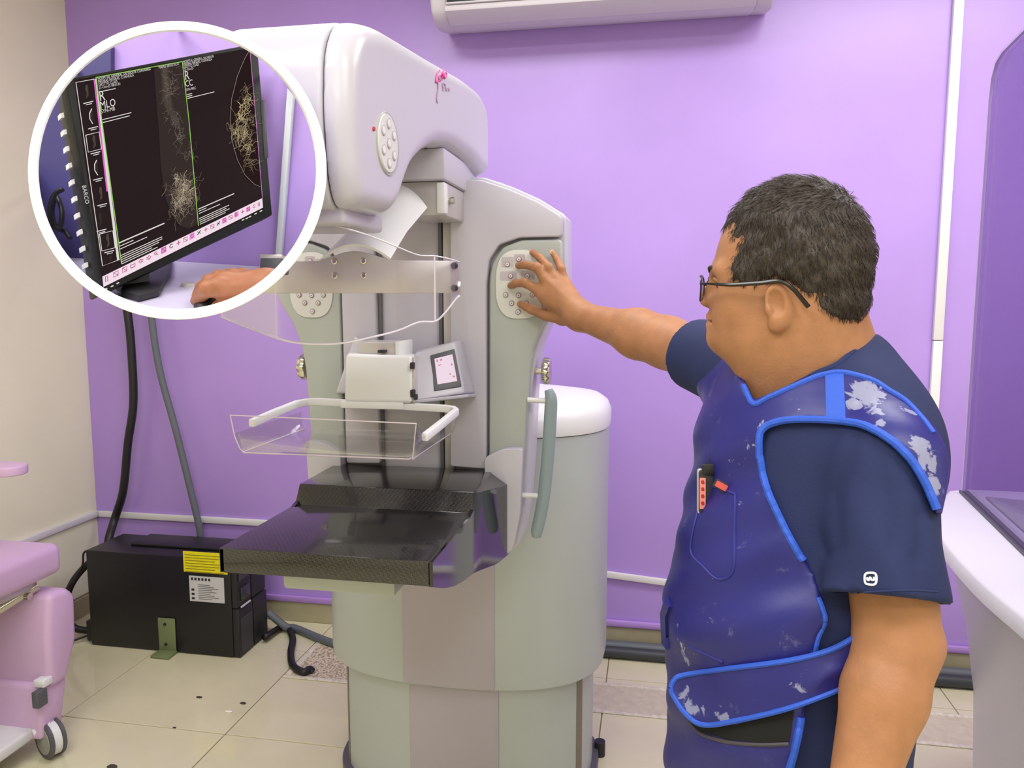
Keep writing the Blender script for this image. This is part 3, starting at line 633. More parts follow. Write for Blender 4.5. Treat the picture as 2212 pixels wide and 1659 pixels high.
# carbon fibre support table
M_carb = bpy.data.materials.new('carbon_fibre'); M_carb.use_nodes = True; n = M_carb.node_tree.nodes; l = M_carb.node_tree.links; b = n['Principled BSDF']
tc = n.new('ShaderNodeTexCoord'); mp = n.new('ShaderNodeMapping'); mp.inputs['Rotation'].default_value = (R(45), R(45), R(45)); ck = n.new('ShaderNodeTexChecker'); ck.inputs['Scale'].default_value = 300
ck.inputs[1].default_value = srgb(5, 4, 6); ck.inputs[2].default_value = srgb(44, 42, 44)
l.new(tc.outputs['Object'], mp.inputs[0]); l.new(mp.outputs[0], ck.inputs[0]); l.new(ck.outputs[0], b.inputs['Base Color']); b.inputs['Roughness'].default_value = .2
b.inputs['Coat Weight'].default_value = .6; b.inputs['Coat Roughness'].default_value = .06
M_gloss = mat('gloss_black', srgb(20, 18, 24), .08, coat=.6)
sp = [(1.250, 1.060), (1.555, 1.060), (1.582, 1.100), (1.786, 1.103), (1.80, 1.09), (1.80, .905), (1.77, .895), (1.70, .90), (1.57, .925), (1.46, .945), (1.39, .962), (1.32, .985), (1.25, 1.014)]
tab = ob('support_table', prism([(-.781, y, z) for y, z in sp[:4]+[(1.79, 1.0), (1.55, .97), (1.40, 1.0), (1.25, 1.014)]], (.405, 0, 0)), M_carb, mm, bevel=.0025, seg=2, label='black carbon fibre breast support table')
for s in (1, -1):
    fx = (lambda p: p) if s == 1 else (lambda p: mir(p))
    ys = np.r_[np.linspace(1.25, 1.56, 12), np.linspace(1.585, 1.79, 9)]
    zt_ = np.interp(ys, [1.25, 1.555, 1.582, 1.79], [1.0595, 1.0595, 1.0995, 1.1025]); zb_ = np.interp(ys, [1.25, 1.32, 1.39, 1.46, 1.57, 1.70, 1.79], [1.014, .985, .962, .945, .925, .90, .90])
    g_o, g_i = [], []
    for y, zt1, zb1 in zip(ys, zt_, zb_):
        t = np.clip((y-1.572)/.2, 0, 1); zz = np.linspace(zt1-.03*t, zb1, 7)
        g_o.append([(-.3722+.036*t, y, z) for z in zz]); g_i.append([(-.380, y, z) for z in np.r_[zt1, zz[1:]]])
    g_o, g_i = np.array(g_o), np.array(g_i)
    rings_ = [fx(np.vstack([o__, i__[::-1]])) for o__, i__ in zip(g_o, g_i)]
    ob('table_side', loft(rings_), M_gloss, mm, smooth=20, label='glossy black side cheek of the table')
ob('table_underside', prism([(-.70, 1.30, 1.012), (-.47, 1.30, 1.012), (-.455, 1.33, .992), (-.715, 1.33, .992)], (0, .42, 0)), M_gg, mm, bevel=.004)
ob('table_underside', box(-.70, -.47, 1.33, 1.76, .955, 1.0), M_gg, mm, bevel=.01)
ob('arm_bracket', box(-.74, -.42, 1.80, 2.05, .86, .99), M_lav, mm, bevel=.01)
q = onw(1095, 1126, 1.755); 
# ------------------------------------------------------------------ pink examination chair, left edge
ch = thing('examination_chair', 'pink vinyl examination chair on castors by the cream wall', 'chair', (-2.3, 1.75, 0))
def cushion(pts, z0, z1, name, bev=.03, lab=None): return ob(name, prism([(x, y, z0) for x, y in pts], (0, 0, z1-z0)), M_pinkvinyl, ch, bevel=bev, seg=4, smooth=40, label=lab)
XE = -1.935   # right-hand edge of the visible cushions
cushion([(-2.60, 1.10), (XE, 1.10), (XE, 2.18), (-2.60, 2.18)], .60, .705, 'seat_cushion', .028, 'pink seat cushion')
ob('seat_pan', box(-2.56, XE-.05, 1.14, 2.12, .565, .60), M_steel, ch, bevel=.006)
ob('linkage', join(cyl((-2.05, 2.0, .52), (-1.99, 2.12, .57), .018, 12), cyl((-2.10, 2.08, .55), (-1.98, 2.08, .55), .012, 12)), M_chrome, ch)
v = [(2.10, .55), (2.185, .545), (2.215, .51), (2.21, .36), (2.155, .235), (2.08, .235), (2.08, .40)]
ob('leg_cushion', prism([(-2.60, y, z) for y, z in v], (XE+.01+2.60, 0, 0)), M_pinkvinyl, ch, bevel=.024, seg=4, smooth=40, label='pink upper leg cushion')
v = [(2.06, .225), (2.15, .23), (2.17, .20), (2.13, .045), (2.04, .045)]
ob('foot_cushion', prism([(-2.60, y, z+.03) for y, z in v], (XE-.005+2.60, 0, 0)), M_pinkvinyl, ch, bevel=.016, seg=4, smooth=40, label='pink lower foot cushion')
ob('base_frame', box(-2.55, XE-.04, 1.3, 2.10, .075, .115), M_pure, ch, bevel=.01, seg=3)
ob('base_frame', box(-2.36, -2.16, 1.5, 1.8, .11, .57), M_pure, ch, bevel=.01, seg=3)
ob('latch', box(XE-.012, XE+.014, 2.02, 2.06, .20, .255), M_dgrey, ch, bevel=.004)
ob('hinge', box(XE-.03, XE+.01, 2.05, 2.09, .255, .28), M_pure, ch, bevel=.004)
ar = [(-2.60, 2.02), (-2.02, 2.02), (-1.975, 2.045), (-1.965, 2.085), (-1.985, 2.12), (-2.04, 2.13), (-2.60, 2.13)]
ob('armrest', prism([(x, y, .955) for x, y in rnd(ar, .02, 4)], (0, 0, .03)), M_pinkvinyl, ch, bevel=.011, seg=3, label='pink armrest pad')
ob('armrest_post', cyl((-2.40, 2.07, .955), (-2.40, 2.07, .60), .018, 14), M_pure, ch)
for k, (x, y) in enumerate(((-1.945, 2.085), (-2.5, 2.07), (-1.97, 1.25), (-2.5, 1.25))):
    c = np.array([x, y, .0625]); ax = np.array([.40, .916, 0]); ax /= np.linalg.norm(ax)
    cs = ob('caster', lathe(c-ax*.012, ax, [(0, .02), (0, .056), (.024, .056), (.024, .02)], 28), M_pure, ch, label='castor wheel')
    for s in (-1, 1):
        ob('tyre', lathe(c+ax*s*.012, ax*s, [(0, .054), (.003, .0615), (.010, .0615), (.014, .056), (.013, .045)], 28), M_dgrey, cs)
        ob('wheel_disc', lathe(c+ax*s*.024, ax*s, [(0, .046), (.003, .044), (.004, 0.02), (.006, .012)], 24), mat('wheel_grey', srgb(158, 158, 152), .5) if 'wheel_grey' not in MATS else MATS['wheel_grey'], cs)
    ob('caster_fork', join(cyl(c+[0, 0, .05], (x-.03, y-.04, .10), .014, 10)), M_pure, cs)

# ------------------------------------------------------------------ operator console with tinted radiation screen, right edge
con = thing('operator_console', 'white curved operator console behind the person on the right edge', 'console', (1.1, 2.0, 0))
rim = [onz(x, y, .95) for x, y in ((2048, 1060), (2026, 1095), (2020, 1130), (2040, 1172), (2113, 1252), (2211, 1334))]
rim = spline(rim, 30); rim = np.vstack([rim, rim[-1]+(rim[-1]-rim[-2])*6])
back = np.array([(1.75, rim[-1][1], .95), (1.75, rim[0][1]+.02, .95), (rim[0][0]+.06, rim[0][1]+.03, .95)])
outl = np.vstack([rim, back])
def sc_(P, z, d): c = np.array([1.35, 2.0, 0]); q = P.copy(); q[:, :2] = c[:2]+(P[:, :2]-c[:2])*d; q[:, 2] = z; return q
ob('counter_top', loft([sc_(outl, .905, .985), sc_(outl, .912, 1), sc_(outl, .944, 1), sc_(outl, .95, .99)]), M_pure, con, smooth=50)
ob('counter_body', loft([sc_(outl, .002, .80), sc_(outl, .25, .80), sc_(outl, .5, .82), sc_(outl, .7, .87), sc_(outl, .82, .92), sc_(outl, .905, .955)]), M_white, con, smooth=50)
ob('base_plinth', loft([sc_(outl, .0015, .84), sc_(outl, .05, .84), sc_(outl, .06, .81)]), M_gg2, con)
M_tint = clear('tinted_glass', (.66, .61, .76, 1), .3, .01, 1.5)
g0, g1 = onz(2078, 1066, .95), onz(2211, 1196, .95); dr = (g1-g0)/np.linalg.norm(g1-g0); L = 1.3
nn = np.array([-dr[1], dr[0], 0])
tz = A(2128, 165, float((g0-_c) @ _f)+.0)[2]
pan = [(0, .951), (0, tz-.10), (.012, tz-.045), (.045, tz-.012), (.10, tz), (L, tz), (L, .951)]
gl = ob('radiation_screen', prism([g0+dr*d+np.array([0, 0, z-.95]) for d, z in pan], nn*.012), M_tint, con, smooth=0, label='tinted glass radiation screen')
ob('screen_edge', tube([g0+dr*(d-.003)+np.array([0, 0, z-.95])+nn*.004 for d, z in pan[:-1]], .0055, 6), mat('glass_edge', srgb(214, 196, 240), .2), con)
ob('screen_channel', prism([g0-dr*.01-nn*.006, g0+dr*L-nn*.006, g0+dr*L+nn*.018, g0-dr*.01+nn*.018], (0, 0, .008)), M_dgrey, con)
ob('control_tray', prism([g0+dr*.04+nn*.05, g0+dr*.5+nn*.05, g0+dr*.5+nn*.40, g0+dr*.10+nn*.40], (0, 0, .006)), M_gg, con, bevel=.003)
ob('control_box', prism([g0+dr*.28+nn*.12, g0+dr*.40+nn*.12, g0+dr*.40+nn*.24, g0+dr*.28+nn*.24], (0, 0, .05)), M_dgrey, con, bevel=.006)
# ------------------------------------------------------------------ person (turned to the left, right hand on the keypad)
aB = R(8)
def camdir(x, y): return x*_r+y*np.array([-math.sin(YAW), math.cos(YAW), 0])
fB = camdir(-math.cos(aB), -math.sin(aB)); lB = np.cross((0, 0, 1), fB); BB = np.array([fB, lB, [0, 0, 1.]])
aH = R(25); fH = camdir(-math.cos(aH), math.sin(aH)); lH = np.cross((0, 0, 1), fH); BH = np.array([fH, lH, [0, 0, 1.]])
HC = A(1710, 530, 1.09)
hl = lambda x, y, z: HC+x*fH+y*lH+z*np.array([0, 0, 1.])
feet0 = A(1700, 1600, 1.12); per = thing('person', 'man in a blue lead apron and navy scrubs, wearing glasses, pressing the keypad', 'person', (feet0[0], feet0[1], 0))
# --- torso field shared by shirt and apron
def torso(P):
    d = ell(P, A(1742, 1010, 1.15), (.150, .19, .20), BB)
    d = smin(d, ell(P, A(1712, 1330, 1.14), (.172, .19, .24), BB), .06)
    d = smin(d, ell(P, A(1700, 1640, 1.13), (.146, .18, .22), BB), .06)
    d = smin(d, ell(P, A(1818, 962, 1.13), (.108, .16, .128), BB), .05)
    d = smin(d, cone(P, A(1832, 802, 1.11), A(1895, 940, 1.07), .062, .062), .025)
    d = smin(d, cone(P, A(1885, 985, 1.00), A(1602, 812, 1.30), .064, .066), .03)
    d = smin(d, ball(P, A(1900, 1012, .972), .058), .02)
    return d
SH_N, EL_N, WR_N = A(1904, 1005, .968), A(1938, 1388, .93), A(1838, 1780, .872)
HEM = A(1907, 1292, .925)
SH_F, EL_F, WR_F = A(1622, 812, 1.27), A(1440, 740, 1.50), A(1254, 683, 1.685)
HEM_F = SH_F+(EL_F-SH_F)*.62
M_skin = mat('skin', srgb(168, 118, 83), .5, noise=.12, nscale=35, bump=.25, bscale=260, sss=.12, spec=.35)
# --- head, face, neck
def headfield(P):
    q = (P-f32(HC)) @ f32(BH).T; x, y, z = q[..., 0], q[..., 1], q[..., 2]
    qa = np.stack([x, np.abs(y), z], -1)
    d = ell(q, (-.002, 0, 0), (.096, .078, .089)); d = smin(d, ell(q, (-.034, 0, -.035), (.068, .072, .075)), .03)
    d = smin(d, ell(q, (.052, 0, -.055), (.056, .064, .085)), .03)
    d = smin(d, ell(q, (.055, 0, -.112), (.054, .056, .042)), .03)
    d = smin(d, ball(qa, (.052, .030, -.082), .033), .03)
    d = smin(d, ell(q, (.093, 0, -.135), (.020, .026, .018)), .022)
    d = smin(d, ell(q, (.035, 0, -.142), (.055, .058, .036)), .03)          # heavy jowl under the chin
    d = smin(d, cone(qa, (.098, .006, -.036), (.088, .042, -.036), .012, .010), .016)  # brow ridge
    d = smax(d, -ell(qa, (.112, .031, -.055), (.020, .017, .012)), .014)
    d = smin(d, ball(qa, (.082, .030, -.055), .0135), .006)
    d = smin(d, cone(q, (.102, 0, -.046), (.116, 0, -.076), .008, .0115), .010)
    d = smin(d, ball(qa, (.109, .0115, -.080), .0085), .008)
    d = smax(d, -ball(qa, (.112, .007, -.089), .004), .003)
    d = smin(d, cone(qa, (.111, 0, -.1015), (.099, .021, -.107), .0065, .0035), .006)
    d = smin(d, cone(qa, (.109, 0, -.114), (.098, .019, -.110), .0075, .0035), .006)
    d = smax(d, -cone(qa, (.120, 0, -.1085), (.102, .024, -.1095), .0022, .0018), .003)
    d = smax(d, -cone(qa, (.114, .018, -.088), (.097, .030, -.112), .0018, .001), .008)   # cheek fold
    # neck down into the collar
    nk = cone(P, A(1722, 690, 1.095), A(1762, 850, 1.12), .074, .085)
    nk = smin(nk, cone(P, A(1660, 740, 1.10), A(1680, 860, 1.12), .050, .05), .03)
    nk = smin(nk, cone(P, A(1790, 690, 1.10), A(1815, 800, 1.12), .050, .058), .03)
    d = smin(d, nk, .028)
    # ears
    ye = .078
    e = qa-f32((.008, ye, -.085))
    th = .35; ex = e[..., 0]*math.cos(th)+e[..., 1]*math.sin(th); ey = -e[..., 0]*math.sin(th)+e[..., 1]*math.cos(th)
    tl = .18; ez = e[..., 2]*math.cos(tl)+ex*math.sin(tl); ex2 = ex*math.cos(tl)-e[..., 2]*math.sin(tl)
    E3 = np.stack([ex2, ey, ez], -1)
    ear = ell(E3, (-.004, .004, .004), (.021, .0085, .031)); ear = smin(ear, ell(E3, (.004, .002, -.024), (.012, .0075, .012)), .010)
    ear = smax(ear, -ell(E3, (.004, .011, .006), (.011, .0085, .018)), .004)
    ear = smin(ear, ell(E3, (.013, .004, -.004), (.005, .005, .007)), .004)
    return smin(d, ear, .006)
def armfield(P, near=True):
    if near:
        d = cone(P, SH_N, EL_N, .056, .0485); d = smin(d, cone(P, EL_N, EL_N+(WR_N-EL_N)*.3, .0475, .047), .012)
        d = smin(d, cone(P, EL_N+(WR_N-EL_N)*.3, WR_N, .047, .029), .012); return smin(d, ball(P, EL_N-fB*.030+[0, 0, -.002], .024), .018)
    d = cone(P, SH_F, EL_F, .058, .047); d = smin(d, cone(P, EL_F, EL_F+(WR_F-EL_F)*.3, .045, .047), .03)
    return smin(d, cone(P, EL_F+(WR_F-EL_F)*.3, WR_F, .045, .029), .03)
def fing(P, pts, rr, k=.004):
    d = None
    for i in range(len(pts)-1):
        c = cone(P, pts[i], pts[i+1], rr[i], rr[i+1]); d = c if d is None else smin(d, c, k)
    return d
WD = 1.79
def on_panel(x, y, lift): p = onw(x, y, WD); return p-np.array([0, lift, 0])
FAR = {   # knuckle, middle joint, last joint, tip ; lifted off the panel
    'index': [(1172, 628, .052), (1143, 612, .050), (1120, 612, .030), (1105, 617, .011)],
    'middle': [(1186, 606, .056), (1168, 580, .058), (1140, 573, .032), (1122, 574, .011)],
    'ring': [(1206, 606, .052), (1192, 580, .050), (1170, 558, .028), (1152, 546, .012)],
    'little': [(1226, 614, .042), (1217, 582, .040), (1206, 562, .024), (1196, 547, .012)],
    'thumb': [(1222, 684, .060), (1186, 680, .044), (1152, 668, .026), (1126, 657, .011)]}
def farhand(P):
    d = armfield(P, False); W = WR_F; J = {k: [on_panel(*q) for q in v] for k, v in FAR.items()}
    rad = {'index': (.0120, .0105, .0092, .0080), 'middle': (.0122, .0108, .0094, .0082), 'ring': (.0118, .0102, .0088, .0076), 'little': (.0105, .0090, .0078, .0068), 'thumb': (.0165, .0130, .0110, .0085)}
    palm = cone(P, W, J['index'][0], .026, .0145)
    for k in ('middle', 'ring', 'little'): palm = smin(palm, cone(P, W, J[k][0], .025, .0135), .012)
    palm = smin(palm, cone(P, W+(J['thumb'][0]-W)*.2, J['thumb'][0], .024, .019), .014)
    palm = smin(palm, ell(P, (W+J['middle'][0]+J['index'][0])/3+[0, .012, -.004], (.034, .02, .03)), .02)
    d = smin(d, palm, .02)
    for k in J: d = smin(d, fing(P, J[k], rad[k]), .007)
    for k in ('index', 'middle', 'ring', 'little'): d = smin(d, ball(P, J[k][0]-[0, .004, -.002], .0115), .006)   # knuckles
    for k in ('index', 'middle', 'ring'): d = smin(d, ball(P, J[k][1]-[0, .002, 0], .0105), .003)
    for k in ('index', 'middle'):   # tendons on the back of the hand
        d = smin(d, cone(P, J[k][0]-[0, .010, -.004], W-[0, .016, -.012], .0035, .003), .006)
    return d
def nearhand(P):
    d = armfield(P); W = WR_N; dn = (WR_N-EL_N)/np.linalg.norm(WR_N-EL_N); f = fB; s = lB
    K = {}
    for i, k in enumerate(('index', 'middle', 'ring', 'little')):
        b = W+dn*(.088-.006*abs(i-1))+f*(.030-.020*i)
        L = (.042, .046, .043, .034)[i]; b1 = b+dn*L-s*.010+f*.004; b2 = b1+dn*L*.62-s*.016; b3 = b2+dn*L*.45-s*.016; K[k] = [b, b1, b2, b3]
    palm = None
    for k in K: c = cone(P, W+dn*.01, K[k][0], .023, .013); palm = c if palm is None else smin(palm, c, .012)
    d = smin(d, palm, .02)
    for i, k in enumerate(K): d = smin(d, fing(P, K[k], (.0105, .0098, .0088, .0075)), .005)
    t = [W+dn*.02+f*.018-s*.012, W+dn*.055+f*.045-s*.02, W+dn*.088+f*.05-s*.03, W+dn*.112+f*.046-s*.038]
    return smin(d, fing(P, t, (.017, .013, .011, .009)), .01)
def bounds(pts, m): p = np.array(pts); return p.min(0)-m, p.max(0)+m
gH = G(HC-[.165, .165, .28], HC+[.165, .165, .115], .0026)
skin_head = nets(headfield(gH.P), gH)
lo, hi = bounds([SH_F+(EL_F-SH_F)*.3, EL_F, WR_F]+[on_panel(*q) for v in FAR.values() for q in v], .03); lo[0] -= .03; lo[2] -= .03; hi[2] += .03
gF = G(lo, hi, .0026); dF = farhand(gF.P)
sd = (SH_F-EL_F)/np.linalg.norm(SH_F-EL_F); cap_ = (gF.P-f32(SH_F+(EL_F-SH_F)*.42)) @ f32(sd)
skin_far = nets(np.maximum(dF, cap_), gF)
lo, hi = bounds([SH_N+(EL_N-SH_N)*.4, EL_N, WR_N, WR_N+[0, 0, -.2], WR_N-lB*.1], .07)
gN = G(lo, hi, .0038); dN = nearhand(gN.P); cap_ = (gN.P-f32(SH_N+(EL_N-SH_N)*.5)) @ f32((SH_N-EL_N)/np.linalg.norm(SH_N-EL_N))
skin_near = nets(np.maximum(dN, cap_), gN)
body = ob('body', join(skin_head, skin_far, skin_near), M_skin, per, smooth=180, label='face, neck, bare arms and hands')
T_skin = bvh(join(skin_head, skin_far))
# --- hair: a close cap plus loose strands
M_hair = mat('hair', srgb(58, 48, 42), .5, noise=.35, nscale=120, bump=.5, bscale=420)
xz = lambda px, py: ((1710-px)*.000657/.985, (530-py)*.000657)
line = [xz(*p) for p in ((1560, 300), (1566, 470), (1578, 505), (1600, 522), (1612, 545), (1600, 572), (1606, 600), (1640, 618), (1668, 612), (1690, 600), (1722, 612), (1742, 640), (1744, 668), (1752, 690), (1780, 706), (1860, 712), (1920, 700), (1960, 560), (1960, 300))]
P = gH.P; q = (P-f32(HC)) @ f32(BH).T; x, y, z = q[..., 0], q[..., 1], q[..., 2]
cap0 = ell(q, (-.002, 0, .000), (.0975, .0815, .0935)); cap0 = smin(cap0, ell(q, (-.034, 0, -.035), (.071, .0765, .078)), .03); cap0 = smin(cap0, ell(q, (-.055, 0, -.085), (.046, .062, .035)), .025)
cap0 = smin(cap0, ell(np.stack([x, np.abs(y), z], -1), (.045, .058, -.04), (.035, .016, .03)), .015)
wv = .0016*np.sin(95*x+40*z)*np.sin(150*z-60*y)+.0010*np.sin(310*x-120*z)*np.sin(260*y+90*z)
rg = poly2(x.astype(np.float32)+.0025*np.sin(420*z), z.astype(np.float32)+.0025*np.sin(380*x), line)
hairv = smax(cap0+wv.astype(np.float32), rg, .006)
hair_geo = nets(hairv.astype(np.float32), gH); hair = ob('hair', hair_geo, M_hair, per, smooth=180, label='short dark brown hair')
hv = np.asarray(hair_geo[0]); me = hair.data; hn = np.array([v.normal[:] for v in me.vertices])
hq = (hv-HC) @ BH.T
okk = np.where((np.linalg.norm(hq*[1, 1.1, 1], axis=1) > .086))[0]
rs = np.random.RandomState(3); pick = rs.choice(okk, 9000)
SV = []; SF = []; crown = np.array([-.055, .01, .085])
for i in pick:
    p = hv[i]; nn_ = hn[i]; ql = hq[i]; fl = ql-crown
    if ql[2] > .045: fl = fl+np.array([.05, 0, 0])
    else: fl = fl*.35+np.array([-.03, 0, -.08])
    fl = fl+rs.normal(0, .02, 3); fw = BH.T @ fl; fw -= nn_*(fw @ nn_); fw /= np.linalg.norm(fw)+1e-9
    L = rs.uniform(.012, .024) if ql[2] > .03 else rs.uniform(.007, .014)
    sdv = np.cross(nn_, fw)*.00035; a_ = p-nn_*.001; m_ = p+fw*L*.5+nn_*.0022; e_ = p+fw*L+nn_*rs.uniform(.0008, .0034); k = len(SV)
    SV += [a_-sdv, a_+sdv, a_+nn_*.0005, m_-sdv, m_+sdv, m_+nn_*.0005, e_]
    SF += [(k, k+1, k+4, k+3), (k+1, k+2, k+5, k+4), (k+2, k, k+3, k+5), (k+3, k+4, k+6), (k+4, k+5, k+6), (k+5, k+3, k+6)]
hs = ob('hair_strands', (np.array(SV), SF), mat('hair_strand', srgb(62, 52, 46), .45, noise=.3, nscale=60), per, smooth=180); hs['kind'] = 'stuff'
# eyebrows, eyes, finger nails
M_brow = mat('eyebrow', srgb(48, 38, 34), .7); M_eye = mat('eye_white', srgb(226, 220, 212), .2); M_iris = mat('iris', srgb(46, 30, 22), .15)
for s in (1, -1):
    ob('eyebrow', tube([hl(.1115, s*.010, -.036), hl(.108, s*.026, -.030), hl(.092, s*.044, -.034)], [.0022, .0030, .0014], 8, 14), M_brow, per)
    e = ob('eye', lathe(hl(.085, s*.031, -.055), fH, [(-.0115, .001), (-.008, .0085), (0, .0118), (.007, .0095), (.0105, .005), (.0118, .0004)], 16), M_eye, per, smooth=180)
    ob('iris', lathe(hl(.085, s*.031, -.055), fH, [(.0100, .0056), (.0118, .0045), (.0123, .0003)], 16), M_iris, e)
    ob('eyelid', tube([hl(.086, s*.017, -.052), hl(.0985, s*.024, -.0475), hl(.099, s*.034, -.0475), hl(.086, s*.046, -.053)], .0028, 8, 14), M_skin, per, smooth=180)
M_nail = mat('finger_nail', srgb(226, 172, 150), .3)
for k, v in FAR.items():
    t = on_panel(*v[3]); p3 = on_panel(*v[2]); d_ = (t-p3)/np.linalg.norm(t-p3); up_ = np.array([0, -1., 0]) if k != 'thumb' else np.array([0, -.8, .6]); up_ -= d_*(up_ @ d_); up_ /= np.linalg.norm(up_); sd_ = np.cross(up_, d_)
    c = t+up_*.0062; r0 = supell(0, 0, .0062, .0048, 2.6, 16)
    ob('finger_nail', loft([np.array([c+d_*a+sd_*b-up_*(.0016*(b/.005)**2+.001) for a, b in r0]), np.array([c+d_*a*.9+sd_*b*.9+up_*(.0008-.0016*(b/.005)**2) for a, b in r0])]), M_nail, per)
# --- scrub shirt
M_scrub = mat('navy_scrub', srgb(20, 33, 80), .8, bump=.3, bscale=700)
g = G(np.minimum(A(1440, 1000, 1.15), A(1480, 800, 1.4))-[.10, .22, 0], np.maximum(A(2050, 900, 1.0), A(1800, 800, 1.3))+[.10, .12, .05], .0055)
lo = np.array([min(A(1420, 1300, 1.14)[0], HEM_F[0])-.09, .60, .86]); hi = np.array([A(2060, 900, 1.1)[0]+.08, 1.62, 1.62])
g = G(lo, hi, .0055); P = g.P
d = torso(P)-.003
ax = (HEM-SH_N)/np.linalg.norm(HEM-SH_N)
fold = .0055*np.sin(((P-f32(SH_N)) @ f32(fB))*95+((P-f32(SH_N)) @ f32(ax))*22)*np.clip(((P-f32(SH_N)) @ f32(ax))/.2, 0, 1)
sl = cone(P, SH_N, HEM, .061, .0715)-fold.astype(np.float32); gx, gy, gd = g.px()
for seg_, wd_, am_ in (([(1800, 940), (1745, 1010), (1705, 1095)], 15, .010), ([(1728, 1050), (1745, 1120), (1790, 1200)], 12, .008), ([(1890, 955), (1920, 1080), (1930, 1190)], 10, .004), ([(1850, 940), (1808, 1060), (1812, 1180)], 16, .006), ([(1985, 1110), (1988, 1160), (1982, 1210)], 13, .005)):
    dd = None
    for (xa, ya), (xb, yb) in zip(seg_[:-1], seg_[1:]):
        tt = np.clip(((gx-xa)*(xb-xa)+(gy-ya)*(yb-ya))/((xb-xa)**2+(yb-ya)**2), 0, 1); q_ = np.hypot(gx-xa-tt*(xb-xa), gy-ya-tt*(yb-ya)); dd = q_ if dd is None else np.minimum(dd, q_)
    sl = sl+(am_*np.exp(-(dd/wd_)**2)).astype(np.float32)
sl = smax(sl, (P-f32(HEM)) @ f32(ax), .004)
sl = smax(sl, -smax(cone(P, SH_N, HEM+ax*.05, .050, .0575), -((P-f32(HEM-ax*.03)) @ f32(ax)), .004), .003)
d = smin(d, sl, .018)
axf = (HEM_F-SH_F)/np.linalg.norm(HEM_F-SH_F)
sf = cone(P, SH_F, HEM_F, .070, .066); sf = smax(sf, (P-f32(HEM_F)) @ f32(axf), .004)
sf = smax(sf, -smax(cone(P, SH_F, HEM_F+axf*.05, .052, .054), -((P-f32(HEM_F-axf*.025)) @ f32(axf)), .004), .003)
d = smin(d, sf, .02)
d = smax(d, -pixcut(g, [(1300, 300), (1470, 560), (1590, 775), (1627, 868), (1662, 853), (1748, 808), (1806, 782), (1878, 722), (2400, 640), (2400, 300)]), .004)
shirt_geo = nets(d.astype(np.float32), g)
shirt = ob('scrub_shirt', shirt_geo, M_scrub, per, smooth=180, label='navy blue short sleeved scrub shirt'); T_shirt = bvh(shirt_geo)
M_scrub2 = mat('scrub_hem', srgb(26, 42, 90), .75)
ob('sleeve_hem_stitch', seam(T_shirt, [(1786, 1284), (1850, 1280), (1920, 1276), (1980, 1275), (2026, 1278)], .0011, off=.0003), M_scrub2, shirt)
ob('collar_band', seam(T_shirt, [(1880, 728), (1850, 752), (1808, 786), (1770, 802), (1750, 812)], .0032, off=0), M_scrub2, shirt)
M_emb = mat('white_embroidery', srgb(232, 236, 240), .6)
emb = [(1869, 1242), (1874, 1238), (1888, 1238), (1893, 1243), (1893, 1257), (1888, 1263), (1874, 1262), (1869, 1257)]
ob('sleeve_emblem', seam(T_shirt, emb+[emb[0], emb[1]], .0013, 50, .0006), M_emb, shirt, label='small white rounded square emblem')
ob('sleeve_emblem', seam(T_shirt, [(1874, 1247), (1874, 1252), (1878, 1253), (1880, 1247), (1884, 1253), (1889, 1252), (1888, 1246)], .0012, 30, .0006), M_emb, shirt)
